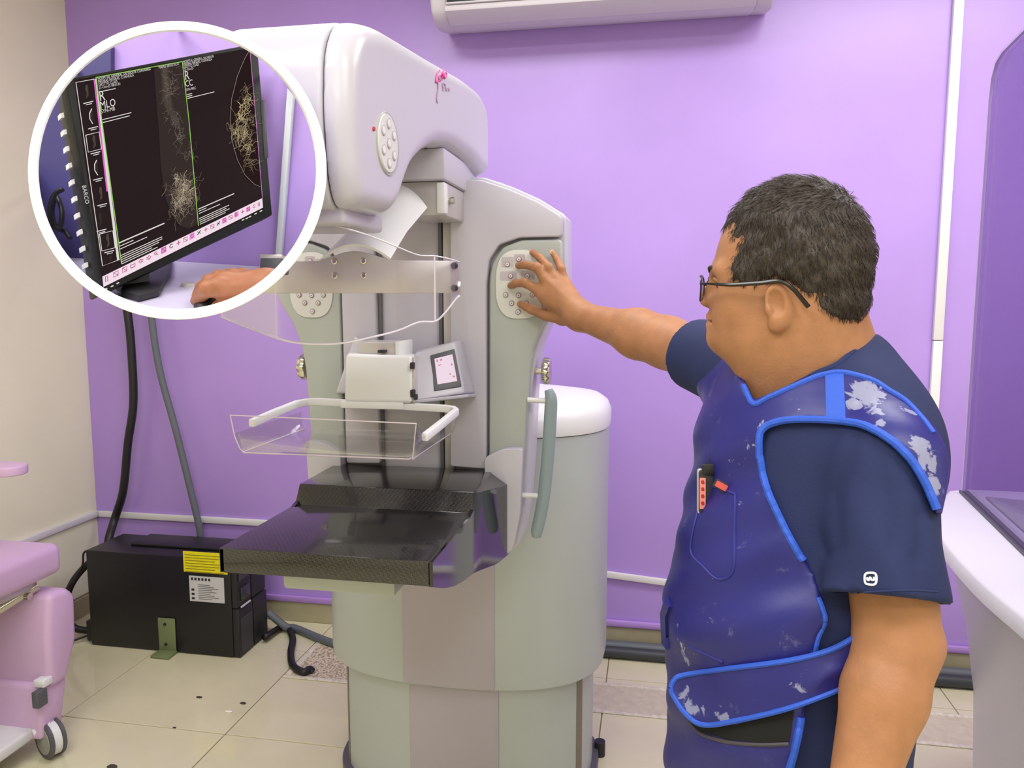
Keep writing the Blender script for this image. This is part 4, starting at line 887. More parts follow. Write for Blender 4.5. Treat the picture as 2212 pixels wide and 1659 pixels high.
# --- lead apron
M_ap = mat('lead_apron_blue', srgb(32, 32, 116), .42, noise=.14, nscale=7, bump=.3, bscale=34, spec=.45)
def wear(m, pts, col, sc=55):   # cracked, flaking patches round fixed spots of the cloth
    n = m.node_tree.nodes; l = m.node_tree.links; b = n['Principled BSDF']; src = b.inputs['Base Color'].links[0].from_socket
    tc = n.new('ShaderNodeTexCoord'); acc = None
    for p, r, st in pts:
        vm = n.new('ShaderNodeVectorMath'); vm.operation = 'DISTANCE'; vm.inputs[1].default_value = tuple(p); l.new(tc.outputs['Object'], vm.inputs[0])
        mr = n.new('ShaderNodeMapRange'); mr.inputs[1].default_value = r; mr.inputs[2].default_value = r*.25; mr.inputs[3].default_value = 0; mr.inputs[4].default_value = st
        l.new(vm.outputs['Value'], mr.inputs[0])
        if acc is None: acc = mr.outputs[0]
        else:
            mx = n.new('ShaderNodeMath'); mx.operation = 'MAXIMUM'; l.new(acc, mx.inputs[0]); l.new(mr.outputs[0], mx.inputs[1]); acc = mx.outputs[0]
    nz = n.new('ShaderNodeTexNoise'); nz.inputs['Scale'].default_value = sc; nz.inputs['Detail'].default_value = 7; nz.inputs['Roughness'].default_value = .62; nz.inputs['Distortion'].default_value = .6
    l.new(tc.outputs['Object'], nz.inputs['Vector'])
    ad = n.new('ShaderNodeMath'); ad.operation = 'ADD'; l.new(nz.outputs['Fac'], ad.inputs[0]); l.new(acc, ad.inputs[1])
    th = n.new('ShaderNodeMapRange'); th.inputs[1].default_value = .85; th.inputs[2].default_value = .90; l.new(ad.outputs[0], th.inputs[0])
    n3 = n.new('ShaderNodeTexNoise'); n3.noise_type = 'RIDGED_MULTIFRACTAL'; n3.inputs['Scale'].default_value = 45; n3.inputs['Detail'].default_value = 6; l.new(tc.outputs['Object'], n3.inputs['Vector'])
    t3 = n.new('ShaderNodeMapRange'); t3.inputs[1].default_value = .25; t3.inputs[2].default_value = .95; t3.inputs[3].default_value = .38; l.new(n3.outputs['Fac'], t3.inputs[0])
    pm = n.new('ShaderNodeMath'); pm.operation = 'MULTIPLY'; l.new(th.outputs[0], pm.inputs[0]); l.new(t3.outputs[0], pm.inputs[1]); th = pm
    # fine scratches all over
    n2 = n.new('ShaderNodeTexNoise'); n2.inputs['Scale'].default_value = 24; n2.inputs['Detail'].default_value = 9; n2.inputs['Roughness'].default_value = .75; l.new(tc.outputs['Object'], n2.inputs['Vector'])
    t2 = n.new('ShaderNodeMapRange'); t2.inputs[1].default_value = .60; t2.inputs[2].default_value = .80; t2.inputs[4].default_value = .30; l.new(n2.outputs['Fac'], t2.inputs[0])
    mx = n.new('ShaderNodeMath'); mx.operation = 'MAXIMUM'; l.new(th.outputs[0], mx.inputs[0]); l.new(t2.outputs[0], mx.inputs[1])
    mc = n.new('ShaderNodeMix'); mc.data_type = 'RGBA'; l.new(mx.outputs[0], mc.inputs[0]); l.new(src, mc.inputs[6]); mc.inputs[7].default_value = col; l.new(mc.outputs[2], b.inputs['Base Color'])
lo = np.array([A(1400, 1400, 1.14)[0]-.06, .72, .42]); hi = np.array([A(2070, 950, 1.05)[0]+.06, 1.45, 1.50])
g = G(lo, hi, .0058); P = g.P
t_ = torso(P)
skirt = ell(P, A(1695, 1640, 1.13)-[0, 0, .12], (.146, .185, .46), BB); t_ = smin(t_, skirt, .05)
wav = .003*np.sin(((P-f32(HC)) @ f32(fB))*40+P[..., 2]*55)+.0025*np.sin(P[..., 2]*70-((P-f32(HC)) @ f32(lB))*45)
t_ = t_-wav.astype(np.float32)*np.clip((1.45-P[..., 2])*5, 0, 1)
t_ = smin(t_, cone(P, SH_N, SH_N+(HEM-SH_N)*.4, .0625, .066), .012)
ap = smax(t_-.011, -(t_+.010), .004)
NECK = [(1500, 300), (1555, 700), (1588, 772), (1610, 826), (1629, 864), (1662, 850), (1748, 812), (1782, 801), (1821, 797), (1883, 813), (1921, 836), (1960, 860), (1998, 898), (2024, 926), (2044, 962), (2052, 1004), (2046, 1060), (2034, 1114), (2400, 1114), (2400, 300)]
ap = smax(ap, -pixcut(g, NECK), .004)
ARM = [(1648, 928), (1690, 914), (1760, 912), (1850, 920), (1896, 940), (1935, 968), (1968, 1004), (1996, 1050), (2022, 1112), (2300, 1160), (2300, 1380), (1800, 1440), (1762, 1425), (1775, 1370), (1790, 1330), (1760, 1240), (1722, 1180), (1690, 1118), (1660, 1050), (1645, 985)]
side = (P-f32(A(1740, 1200, 1.14))) @ f32(lB)     # only the flank towards the camera is open at the armhole
cut = smax(pixcut(g, ARM), -side.astype(np.float32), .004)
SKIRT = [(1738, 1545), (1728, 1600), (1712, 1662), (1690, 1900), (2400, 1900), (2400, 1440), (1850, 1430), (1740, 1500)]
cut = np.minimum(cut, smax(pixcut(g, SKIRT), -side.astype(np.float32), .004))
ap = smax(ap, -cut, .003)
fz_ = float(lo[2])+.03; ap = np.maximum(ap, fz_-P[..., 2])
apron_geo = nets(ap.astype(np.float32), g)
apron = ob('lead_apron', apron_geo, M_ap, per, smooth=180, label='worn royal blue lead apron with cracked white flakes'); T_ap = bvh(apron_geo)
apO = OFF[apron.name]
W_PTS = []
def wp(x, y, r, st):
    h = hit(T_ap, x, y)
    if h is not None: W_PTS.append((h-apO, r, st))
for a_ in ((1872, 850, .045, .46), (1885, 885, .03, .40), (1855, 870, .03, .42), (1990, 960, .03, .48), (2005, 1000, .035, .50), (2020, 1050, .03, .46), (1955, 885, .018, .44), (1970, 890, .014, .42), (1905, 915, .014, .42), (1640, 930, .03, .34), (1625, 950, .03, .34), (1605, 1000, .03, .30), (1480, 1410, .05, .30), (1460, 1360, .03, .27), (1660, 880, .03, .26), (1535, 1245, .02, .28), (1690, 1150, .02, .27), (1560, 1640, .02, .30), (1660, 960, .025, .30), (1650, 1010, .02, .28), (1700, 1130, .025, .27), (1600, 1090, .02, .26), (1800, 840, .02, .28), (1740, 1400, .03, .27), (1530, 1330, .05, .24), (1580, 1000, .02, .26), (1720, 880, .02, .26)): wp(*a_)
wear(M_ap, W_PTS, srgb(206, 208, 226))
M_bind = mat('bright_blue_binding', srgb(40, 86, 200), .6, bump=.4, bscale=500)
def bind(pts, r=.0042, n=60, off=-.0005, tree=None, m_=None): ob('binding', seam(tree or T_ap, pts, r, n, off, 8), m_ or M_bind, apron)
inset = lambda pts, d: pts
bind([(1640, 990), (1644, 932), (1688, 909), (1760, 906), (1850, 914), (1899, 934), (1938, 962), (1972, 998), (2000, 1045), (2024, 1100)], .0050)
bind([(1641, 985), (1655, 1050), (1685, 1120), (1716, 1180), (1735, 1210)], .0050)
bind([(1606, 832), (1627, 872), (1662, 857), (1748, 819), (1782, 808), (1821, 804), (1883, 820), (1921, 843), (1957, 866), (1992, 903), (2016, 935)], .0040)
bind([(1757, 1430), (1768, 1378), (1783, 1338), (1768, 1290)], .0034)
bind([(1731, 1550), (1722, 1600), (1706, 1662)], .0050)
ob('shoulder_ribbon', patch(T_ap, [(1782, 804), (1822, 800), (1827, 911), (1785, 910)], 6, .0015, .002), M_bind, apron, label='bright blue ribbon across the shoulder')
# breast pocket, closing strap, open lower pocket
M_seam = mat('apron_seam', srgb(36, 38, 130), .6)
for pts in ([(1508, 1105), (1497, 1150), (1494, 1195), (1520, 1225), (1552, 1251), (1584, 1232), (1587, 1150), (1589, 1068)], [(1508, 1075), (1540, 1052), (1590, 1068)]):
    ob('pocket_seam', seam(T_ap, pts, .0018, 50, .0003), M_seam, apron)
M_belt = mat('apron_belt_blue', srgb(31, 31, 110), .42, noise=.16, nscale=9, bump=.3, bscale=40, spec=.45)
BTOP = [(1444, 1484), (1452, 1466), (1473, 1455), (1563, 1441), (1700, 1423), (1792, 1400), (1860, 1366)]
BBOT = [(1868, 1462), (1810, 1496), (1700, 1536), (1586, 1563), (1518, 1570), (1478, 1546), (1450, 1500)]
T_both = bvh(join(apron_geo, shirt_geo)); belt_geo = patch(T_both, BTOP+BBOT, 9, .008, .005, True)
belt = ob('apron_strap', belt_geo, M_belt, apron, smooth=60, label='wide blue closing strap round the waist'); T_belt = bvh(belt_geo)
W2 = []
for x, y, r, st in ((1500, 1530, .05, .34), (1560, 1545, .04, .30), (1720, 1480, .03, .30), (1480, 1500, .03, .30), (1640, 1530, .04, .26)):
    h = hit(T_belt, x, y)
    if h is not None: W2.append((h-apO, r, st))
wear(M_belt, W2, srgb(190, 194, 216))
for pts in ([(1449, 1486), (1456, 1470), (1476, 1459), (1563, 1446), (1700, 1428), (1792, 1405), (1852, 1374)], [(1449, 1486), (1454, 1502), (1482, 1543), (1520, 1566), (1586, 1558), (1700, 1531), (1810, 1491), (1856, 1468)]):
    bind(pts, .0036, tree=T_belt)
ob('strap_seam', seam(T_ap, [(1487, 1396), (1512, 1408), (1540, 1421), (1562, 1431)], .0026, 30, -.0006), M_seam, apron)
ob('lower_pocket', patch(T_ap, [(1484, 1552), (1520, 1572), (1590, 1566), (1715, 1534), (1706, 1602), (1640, 1604), (1570, 1598), (1515, 1580)], 7, .0015, .002), mat('pocket_opening_dark', srgb(10, 10, 12), .9), apron, label='flat black patch for the dark opening of the gaping pocket under the strap')  # black patch stands in for the dark inside of the open pocket
ob('pocket_edge', seam(T_ap, [(1488, 1556), (1515, 1584), (1570, 1602), (1640, 1608), (1704, 1606)], .0024, 40, .001), mat('pocket_zip', srgb(66, 62, 70), .6), apron)
ob('back_strap', seam(T_ap, [(1447, 1300), (1438, 1330), (1436, 1370), (1444, 1390)], .010, 16, 0), M_ap, apron)
# --- trousers and shoes
g = G([feet0[0]-.26, feet0[1]-.30, .07], [feet0[0]+.26, feet0[1]+.30, 1.0], .012); P = g.P
d = ell(P, A(1700, 1640, 1.13), (.138, .172, .20), BB)
ft = []
for s in (1, -1):
    hp3 = np.array([feet0[0], feet0[1], .86])+lB*s*.095; kn = np.array([feet0[0], feet0[1], .48])+lB*s*.10+fB*.015; an = np.array([feet0[0], feet0[1], .10])+lB*s*.11-fB*.01
    d = smin(d, cone(P, hp3, kn, .092, .070), .04); d = smin(d, cone(P, kn, an, .070, .062), .03); ft.append(an)
d = np.maximum(d, .085-P[..., 2])
ob('scrub_trousers', nets(d.astype(np.float32), g), M_scrub, per, smooth=180, label='navy scrub trousers')
for an in ft:
    g = G(an-[.22, .22, .1], an+[.22, .22, .06], .008); P = g.P; b0 = an*[1, 1, 0]
    d = cone(P, b0+[0, 0, .045]-fB*.05, b0+[0, 0, .045]+fB*.03, .044, .048); d = smin(d, cone(P, b0+[0, 0, .04]+fB*.03, b0+[0, 0, .032]+fB*.15, .048, .036), .03)
    d = smin(d, cone(P, b0+[0, 0, .05], an, .045, .048), .03); d = np.maximum(d, .0015-P[..., 2])
    ob('shoe', nets(d.astype(np.float32), g), M_black2, per, smooth=180, label='black work shoe')
# --- glasses
gl_ = ob('glasses', tube([hl(.1185, .009, -.056), hl(.121, 0, -.053), hl(.1185, -.009, -.056)], .0014, 6, 10), mat('black_acetate', srgb(18, 16, 18), .25), per, label='thin black framed glasses')
MB = MATS['black_acetate']
def tp(s): return [hl(.104, s*.071, -.054), hl(.070, s*.0835, -.056), hl(.030, s*.0885, -.054), hl(.005, s*.0900, -.052), hl(-.012, s*.0890, -.062), hl(-.032, s*.0850, -.086)]
for s in (1, -1):
    ob('temple', tube(tp(s), [.0015, .0028, .0030, .0030, .0028, .0032], 8, 30), MB, gl_)
    t = np.linspace(0, 2*math.pi, 30); ring = [hl(.119-.25*max(0, abs(s*.035+.026*math.cos(a))-.04), s*.035+.026*math.cos(a), -.060+.018*math.sin(a)) for a in t]
    ob('rim', tube(ring, .0013, 6, 60), MB, gl_)
    ob('lens', (np.array(ring[:-1]), [list(range(29))]), M_acr, gl_, solid=.0012)
    ob('hinge', tube([hl(.1145, s*.060, -.054), hl(.104, s*.071, -.054)], .0016, 6), MB, gl_)
# --- things clipped in the breast pocket
h1 = hit(T_ap, 1528, 1062, .004)
dv = np.array([0, 0, 1.]); rt_ = np.array(_r); nf = -_f.copy()
bd = thing('dosimeter_badge', 'small black and pink radiation badge clipped upright on the apron pocket', 'badge', h1)
def slab(c, w, h, t, rot=0, r=.004):
    a = rt_*math.cos(rot)+_u*math.sin(rot); b = -rt_*math.sin(rot)+_u*math.cos(rot)
    o = rnd([(-w, -h), (w, -h), (w, h), (-w, h)], r, 4); return prism([c+a*x_+b*y_ for x_, y_ in o], nf*t)
ob('badge_body', slab(h1, .0105, .031, .010), M_black2, bd, bevel=.002)
ob('badge_rim', slab(h1-nf*.001, .0115, .0325, .007), M_steel, bd, bevel=.002)
pl = ob('badge_label', slab(h1-rt_*.0058-_u*.002+nf*.010, .0042, .022, .0008, 0, .001), mat('badge_pink', srgb(226, 134, 128), .4), bd, label='pink printed label')
for k in range(4): ob('print_mark', slab(h1-rt_*.0058-_u*(-.014+.010*k)+nf*.0106, .0022, .0028, .0006, .3), mat('badge_red', srgb(160, 40, 44), .5) if k == 0 else MATS['badge_red'], pl)
ob('badge_clip', join(slab(h1+_u*.032+rt_*.003, .009, .008, .013), cyl(h1+_u*.036+rt_*.006, h1+_u*.048+rt_*.009, .003, 10)), M_black, bd, bevel=.002)
h2 = hit(T_ap, 1566, 1053, .003)
tg = thing('pocket_tag', 'small tilted red and black tag tucked into the apron pocket', 'tag', h2)
ob('tag_body', slab(h2, .0145, .0062, .005, -.5, .002), M_black2, tg, bevel=.001)
ob('tag_print', slab(h2-rt_*.004+_u*.002+nf*.005, .0085, .0042, .0008, -.5, .001), mat('tag_red', srgb(206, 84, 78), .5), tg)
# ------------------------------------------------------------------ overlaid inset with monitor desk, built as an added round case; arm unseen
CX, CY = 383.0, 368.0; D0, D1 = .76, 1.10
def circ(rp, d, n=96, a0=0, a1=2*math.pi):
    t = np.linspace(a0, a1, n, endpoint=(a1-a0 < 6.28)); return np.array([A(CX+rp*math.cos(q), CY+rp*math.sin(q), d) for q in t])
case = thing('round_inset', 'overlaid round inset with a white rim, built as an added case on an unseen arm', 'display', A(CX, CY+320, .95))
M_rim = mat('rim_white', srgb(250, 250, 250), .45)
k_ = D0/(D0+.012)
ob('rim', loft([circ(304, D0), circ(323, D0), circ(323*k_, D0+.012), circ(304*k_, D0+.012), circ(304, D0)], cap=False), M_rim, case, smooth=30, bevel=.0008, seg=1, label='broad white ring')
M_inp = mat('inset_purple', srgb(168, 138, 214), .5)
M_navy = mat('inset_navy', srgb(62, 56, 112), .4)
ob('back_panel', loft([circ(314, D1), circ(314, D1+.008)]), M_inp, case, smooth=30, label='lilac back panel')
kk = lambda d: 316
ob('lower_shell', loft([np.vstack([circ(316, d, 60, -.05, math.pi+.05), circ(320*(d/(d+.004)), d+.0, 60, -.05, math.pi+.05)[::-1]*1]) for d in (D0+.012, .90, 1.0, D1+.008)]), M_rim, case, smooth=40)  # added shell, left open above so room light falls inside
for q in (-math.pi*.25, -math.pi*.5, -math.pi*.75):
    p = [A(CX+314*math.cos(q), CY+314*math.sin(q), d) for d in (D0+.01, D1+.004)]; ob('strut', tube(p, .0035, 8), M_rim, case)
w0 = A(150, 400, D1+.006); w1 = onu(118, 395, XL+.022)
ob('hidden_arm', tube([w0, w0+(w1-w0)*.5, w1], .018, 14), M_steel, case)  # added support, out of sight behind the inset
ob('hidden_plate', box(XL+.0005, XL+.012, w1[1]-.06, w1[1]+.06, w1[2]-.08, w1[2]+.08), M_steel, case, bevel=.003)
def inpoly(pts, d, th, name, m_, **k):
    p = [A(x, y, d) for x, y in pts]; ob(name, prism(p, _f*th), m_, case, **k)
lft = [(CX-313*math.cos(a), CY-313*math.sin(a)) for a in np.linspace(1.08, -.70, 24)]
lft = [p for p in lft if p[0] < 239]; inpoly([(239, lft[0][1])]+lft+[(239, lft[-1][1])], D1-.012, .010, 'dark_panel', M_navy)
# wall trunking and junction box inside the inset
inpoly([(620, 190), (633, 205), (606, 556), (594, 556)], D1-.014, .012, 'trunking', mat('trunking_grey', srgb(196, 202, 212), .45), bevel=.001)
jb = [(562, 556), (608, 556), (606, 586), (560, 584)]
inpoly(jb, D1-.045, .04, 'junction_box', M_dgrey, bevel=.002); inpoly([(561, 549), (609, 549), (609, 558), (561, 558)], D1-.046, .043, 'box_lid', M_steel, bevel=.001)
# desk board, sloping a little towards the viewer
pb0, pb1, pf = A(200, 556, D1-.001), A(640, 577, D1-.001), A(400, 690, .80)
nd = np.cross(pb1-pb0, pf-pb0); nd /= np.linalg.norm(nd); nd *= np.sign(nd[2])
def ond(x, y, l=0.0): r = ray(x, y); t = ((pb0+nd*l-_c) @ nd)/(r @ nd); return _c+r*t
dp = [(CX+311*math.cos(a), CY+311*math.sin(a)) for a in np.linspace(.745, math.pi-.62, 40)]
M_desk = mat('desk_lilac_grey', srgb(196, 190, 216), .35)
ob('desk_board', prism([ond(x, y) for x, y in dp], -nd*.006), M_desk, case, smooth=20)
ob('cable_grommet', lathe(ond(407, 618), nd, [(-.002, .0085), (.003, .0085), (.0042, .0072), (.003, .005), (.003, 0)], 24), M_steel, case)
# monitor
mon = thing('computer_monitor', 'black computer monitor showing two mammogram views inside the round inset', 'monitor', ond(300, 640))
cTL, cTR, cBL = A(138, 166, .852), A(556, 92, 1.060), A(217, 655, .838)
nm = np.cross(cTR-cTL, cBL-cTL); nm /= np.linalg.norm(nm); nm *= -np.sign(nm @ _f)
def onm(x, y, l=0.0): r = ray(x, y); t = ((cTL-_c) @ nm)/(r @ nm); return _c+r*t+nm*l
fq = [(225, 634), (589, 464), (556, 92), (143, 170)]
M_bez = mat('bezel_black', srgb(9, 9, 11), .5, spec=.2)
ob('bezel', hexa([*[onm(x, y) for x, y in fq], *[onm(x, y, -.020) for x, y in fq]]), M_bez, mon, bevel=.0022, seg=2)
gq = [(228, 630), (575, 450), (545, 112), (156, 180)]
ob('rear_housing', hexa([*[onm(x, y, -.019) for x, y in gq], *[onm(x, y, -.046) for x, y in gq]]), M_black2, mon, bevel=.004)
for i in range(11):
    t = .12+.075*i; a = onm(138+79*t, 166+489*t, -.022)-nm*.004; dn_ = (cBL-cTL)/np.linalg.norm(cBL-cTL); sx_ = (cTR-cTL)/np.linalg.norm(cTR-cTL)
    ob('vent_slot', hexa([a+sx_*.001, a+sx_*.005, a+sx_*.005+dn_*.0055, a+sx_*.001+dn_*.0055, *[q-nm*.008 for q in (a+sx_*.001, a+sx_*.005, a+sx_*.005+dn_*.0055, a+sx_*.001+dn_*.0055)]]), M_trim, mon)
tk = [(562, 215), (571, 216), (580, 340), (571, 345)]
ob('side_button_bar', hexa([*[onm(x, y, .001) for x, y in tk[::-1]], *[onm(x, y, -.012) for x, y in tk[::-1]]]), M_black2, mon, bevel=.0012)
sq = np.array([(222, 622), (569, 452), (540, 104), (160, 173)], float)   # lit area BL, BR, TR, TL
def homog(dst):
    src = [(0, 0), (1, 0), (1, 1), (0, 1)]; M = []; b = []
    for (s, t), (x, y) in zip(src, dst): M += [[s, t, 1, 0, 0, 0, -x*s, -x*t], [0, 0, 0, s, t, 1, -y*s, -y*t]]; b += [x, y]
    return np.append(np.linalg.solve(np.array(M), np.array(b)), 1).reshape(3, 3)
HM = homog(sq); HI = np.linalg.inv(HM)
def st(x, y): q = HI @ [x, y, 1]; return q[:2]/q[2]
def Q(s, t, l=0.0): q = HM @ [s, t, 1]; return onm(q[0]/q[2], q[1]/q[2], l)
zc_ = lambda c: (40+.41*c[0], 30+.41*c[1])      # helper for a magnified view of the inset
def poly_(name, pts, m_, l, parent, th=.0002): return ob(name, prism([onm(x, y, l) for x, y in pts], nm*-th), m_, parent, smooth=0)
def line_(name, pts, w, m_, l, parent): return ob(name, tube([onm(x, y, l) for x, y in pts], w, 5), m_, parent)
M_scr = bpy.data.materials.new('lit_screen_dark'); M_scr.use_nodes = True; b = M_scr.node_tree.nodes['Principled BSDF']
b.inputs['Base Color'].default_value = srgb(5, 4, 5); b.inputs['Roughness'].default_value = .3; b.inputs['Specular IOR Level'].default_value = .06; b.inputs['Emission Color'].default_value = srgb(34, 18, 22); b.inputs['Emission Strength'].default_value = .6
scn = poly_('screen', [tuple(p) for p in sq], M_scr, .0006, mon); scn['label'] = 'lit dark screen'
def glow(name, c0, c1, lo_, hi_, sc, stretch=(1, 1, 1), st_=1.0, det=8):   # X-ray picture: bright fibres on dark tissue
    m = bpy.data.materials.new(name); m.use_nodes = True; n = m.node_tree.nodes; l = m.node_tree.links; n.remove(n['Principled BSDF'])
    tc = n.new('ShaderNodeTexCoord'); mp = n.new('ShaderNodeMapping'); mp.inputs['Scale'].default_value = stretch; l.new(tc.outputs['Object'], mp.inputs[0])
    nz = n.new('ShaderNodeTexNoise'); nz.noise_type = 'RIDGED_MULTIFRACTAL'; nz.inputs['Scale'].default_value = sc; nz.inputs['Detail'].default_value = det; l.new(mp.outputs[0], nz.inputs['Vector'])
    cr = n.new('ShaderNodeValToRGB'); cr.color_ramp.elements[0].color = c0; cr.color_ramp.elements[1].color = c1; cr.color_ramp.elements[0].position = lo_; cr.color_ramp.elements[1].position = hi_
    l.new(nz.outputs['Fac'], cr.inputs[0]); e = n.new('ShaderNodeEmission'); e.inputs[1].default_value = st_*.72; l.new(cr.outputs[0], e.inputs[0]); l.new(e.outputs[0], n['Material Output'].inputs[0]); return m
G_t = glow('xray_tissue', srgb(56, 47, 45), srgb(128, 116, 104), .3, 1.0, 30, (1, 1, .5)); G_d = glow('xray_dark', srgb(40, 27, 28), srgb(84, 70, 62), .4, 1.0, 40, (1, 1, .5)); G_f = glow('xray_fibres', srgb(82, 70, 60), srgb(226, 206, 168), .45, 1.0, 70, (1, 1, .4))
e_w = emis('screen_white', srgb(226, 220, 216)); e_g = emis('screen_green', srgb(150, 210, 96)); e_p = emis('screen_magenta', srgb(226, 110, 196)); e_bar = emis('screen_toolbar', srgb(246, 226, 238)); e_o = emis('icon_rose', srgb(190, 70, 120)); e_k = emis('icon_black', srgb(30, 22, 28)); e_m = emis('screen_pinkish', srgb(236, 150, 222))
S1 = .0010; S2 = .0014
poly_('xray_view', [zc_(c) for c in ((712, 290), (850, 262), (872, 330), (895, 540), (920, 800), (943, 1105), (900, 1132), (850, 1118), (806, 1060), (770, 960), (748, 800), (738, 620), (722, 430))], G_t, S1, scn)
poly_('xray_view', [zc_(c) for c in ((1216, 192), (1190, 235), (1150, 330), (1120, 450), (1112, 560), (1122, 670), (1150, 770), (1190, 850), (1240, 900), (1270, 912))], G_d, S1, scn)
def fibres(cs, m_, w, seed, n, jit):
    rr = np.random.RandomState(seed); gs = []
    for _ in range(n):
        a = np.array(cs[rr.randint(len(cs))], float)+rr.normal(0, jit, 2); d_ = rr.normal(0, 1, 2)*[.38, 1]+[.3, 0]; d_ /= np.linalg.norm(d_); L = rr.uniform(20, 90)
        p = [a+d_*L*t+rr.normal(0, 6, 2) for t in np.linspace(-.5, .5, 5)]; gs.append(tube([onm(*zc_(q), S2) for q in spline(p, 10)], w*rr.uniform(.5, 1.3), 4))
    o = ob('xray_fibres', join(*gs), m_, scn, smooth=180); o['kind'] = 'stuff'
fibres([(850, 870), (865, 920), (880, 980), (850, 1000), (840, 1040), (895, 940), (830, 940)], emis('fibre_mid', srgb(128, 114, 98)), .00022, 12, 110, 30); fibres([(850, 870), (865, 920), (880, 980), (850, 1000), (895, 940)], emis('fibre_bright', srgb(206, 188, 160)), .00017, 2, 60, 20)
fibres([(790, 420), (820, 560), (850, 640), (880, 740), (800, 330)], emis('fibre_dim', srgb(120, 108, 96)), .00016, 4, 70, 30)
fibres([(1200, 420), (1175, 520), (1160, 600), (1185, 640), (1200, 700), (1215, 780), (1160, 640), (1220, 560)], emis('fibre_mid2', srgb(132, 118, 92)), .00022, 15, 110, 22); fibres([(1200, 470), (1175, 540), (1160, 610), (1185, 640), (1200, 700)], emis('fibre_bright2', srgb(214, 196, 150)), .00017, 5, 60, 16)
line_('view_outline', [zc_(c) for c in ((1216, 192), (1190, 235), (1150, 330), (1120, 450), (1112, 560), (1122, 670), (1150, 770), (1190, 850), (1240, 900), (1270, 912))], .0003, emis('outline', srgb(150, 140, 130)), S2, scn)
for pts in (((405, 338), (635, 295), (860, 254)), ((405, 338), (440, 590), (485, 920), (540, 1318)), ((860, 254), (895, 560), (945, 1118))): line_('pane_border', [zc_(c) for c in pts], .00045, e_g, S2, scn)
line_('pane_border', [zc_(c) for c in ((1216, 190), (1250, 580), (1282, 972))], .0003, e_m, S2, scn)
poly_('scroll_bar', [zc_(c) for c in ((394, 350), (400, 349), (470, 936), (462, 938))], e_p, S1, scn); poly_('scroll_bar', [zc_(c) for c in ((402, 345), (410, 343), (530, 1296), (518, 1300), (470, 936))], e_w, S1, scn)
line_('list_border', [zc_(c) for c in ((398, 346), (300, 364), (340, 640), (440, 1330), (530, 1296))], .0004, e_w, S2, scn)
for k, (cx, cy, bx) in enumerate(((355, 412, 0), (380, 545, 0), (393, 677, 1), (406, 815, 0), (428, 950, 0), (425, 1085, 0), (465, 1197, 1), (480, 1290, 0))):
    cc = lambda dx, dy: zc_((cx+dx+dy*.12, cy+dy-dx*.25))
    h_ = 44 if k < 7 else 22
    poly_('thumbnail', [cc(-6, h_*.8), cc(10, h_*.5), cc(12, -h_*.7), cc(2, -h_*.85), cc(-4, -h_*.3), cc(2, h_*.2)], G_f if k % 2 == 0 else G_t, S1, scn)
    if k in (1, 3): line_('thumbnail_outline', [cc(8, -40), cc(-6, -20), cc(-8, 10), cc(4, 38)], .0005, e_w, S2, scn)
    if bx: line_('thumbnail_frame', [cc(-36, -44), cc(34, -44), cc(36, 46), cc(-34, 46), cc(-36, -44)], .00045, e_w, S2, scn)
    if k < 7: line_('thumbnail_caption', [cc(-22, 58), cc(28, 58)], .0005, e_w, S2, scn); line_('thumbnail_caption', [cc(-10, 68), cc(20, 68)], .0004, e_w, S2, scn)
def label_(s, c, hpx, m_=e_w, wr=1.0):     # flat print running along the screen's own rows
    v, f = textgeo(s, 1.0)
    if not len(v): return None
    s0, t0 = st(*zc_(c)); s1, t1 = st(zc_(c)[0], zc_(c)[1]-hpx); ht = abs(t1-t0)/.70; ws = ht*.70*wr
    return np.array([Q(s0+ws*a, t0+ht*b_, S2) for a, b_, _z in v]), f
def put(items, m_, name='screen_text'):
    gs = [g_ for g_ in (label_(*it) for it in items) if g_]; [ob(name, g_, m_, scn, smooth=0) for g_ in gs]
put([('R', (424, 462), 22), ('MLO', (428, 505), 17), ('SYN-MB', (432, 528), 9), ('R', (874, 352), 20), ('CC', (876, 388), 14)], e_w)
put([('HOSPITAL GENERAL SALVADOR CHAVARRIA', (415, 352), 6.2), ('PIEDRAS NEGRAS, COAHUILA', (417, 368), 6.2), ('GIOTTO CLASS', (419, 384), 6.2), ('21-Oct-25 08:51:01', (421, 400), 6.2), ('MAMO SINTETICO', (736, 292), 6)], e_w)
put([('HOSPITAL GENERAL SALVADOR', (864, 262), 5.6), ('PIEDRAS NEGRAS, COAHUILA', (866, 276), 5.6), ('GIOTTO CLASS', (868, 290), 5.6), ('21-Oct-25', (870, 304), 5.6), ('SYN-PREC', (880, 410), 5.6)], e_w)
def rows(c, lens, gap, w=.00042):      # small print too fine to read
    for k, L in enumerate(lens):
        x, y = c[0]+k*gap*.12, c[1]+k*gap; s0, t0 = st(*zc_((x, y))); a = Q(s0, t0, S2); b_ = Q(s0+L, t0, S2); ob('small_print', tube([a, b_], w, 5), e_w, scn)
rows((430, 412), (.07,), 10); rows((440, 560), (.14, .13), 15); rows((885, 428), (.03, .03, .17), 10)
rows((528, 1208), (.24,), 10, .0007); rows((530, 1226), (.07, .14), 15); rows((536, 1275), (.22, .22, .20, .16, .19), 11)
rows((946, 1030), (.24,), 10, .0006); rows((946, 1042), (.05, .14), 12); rows((950, 1080), (.20, .18, .20, .17), 10)
poly_('toolbar', [zc_(c) for c in ((440, 1385), (1282, 972), (1286, 1022), (446, 1440))], e_bar, S1, scn)
tb = [(466, 1396), (510, 1372), (556, 1348), (600, 1326), (643, 1304), (683, 1286), (722, 1264), (762, 1246), (802, 1226), (840, 1208), (876, 1190), (912, 1172), (948, 1154), (984, 1138), (1018, 1122), (1050, 1106), (1082, 1090), (1114, 1074), (1146, 1058), (1178, 1044), (1208, 1030), (1238, 1016), (1266, 1004)]
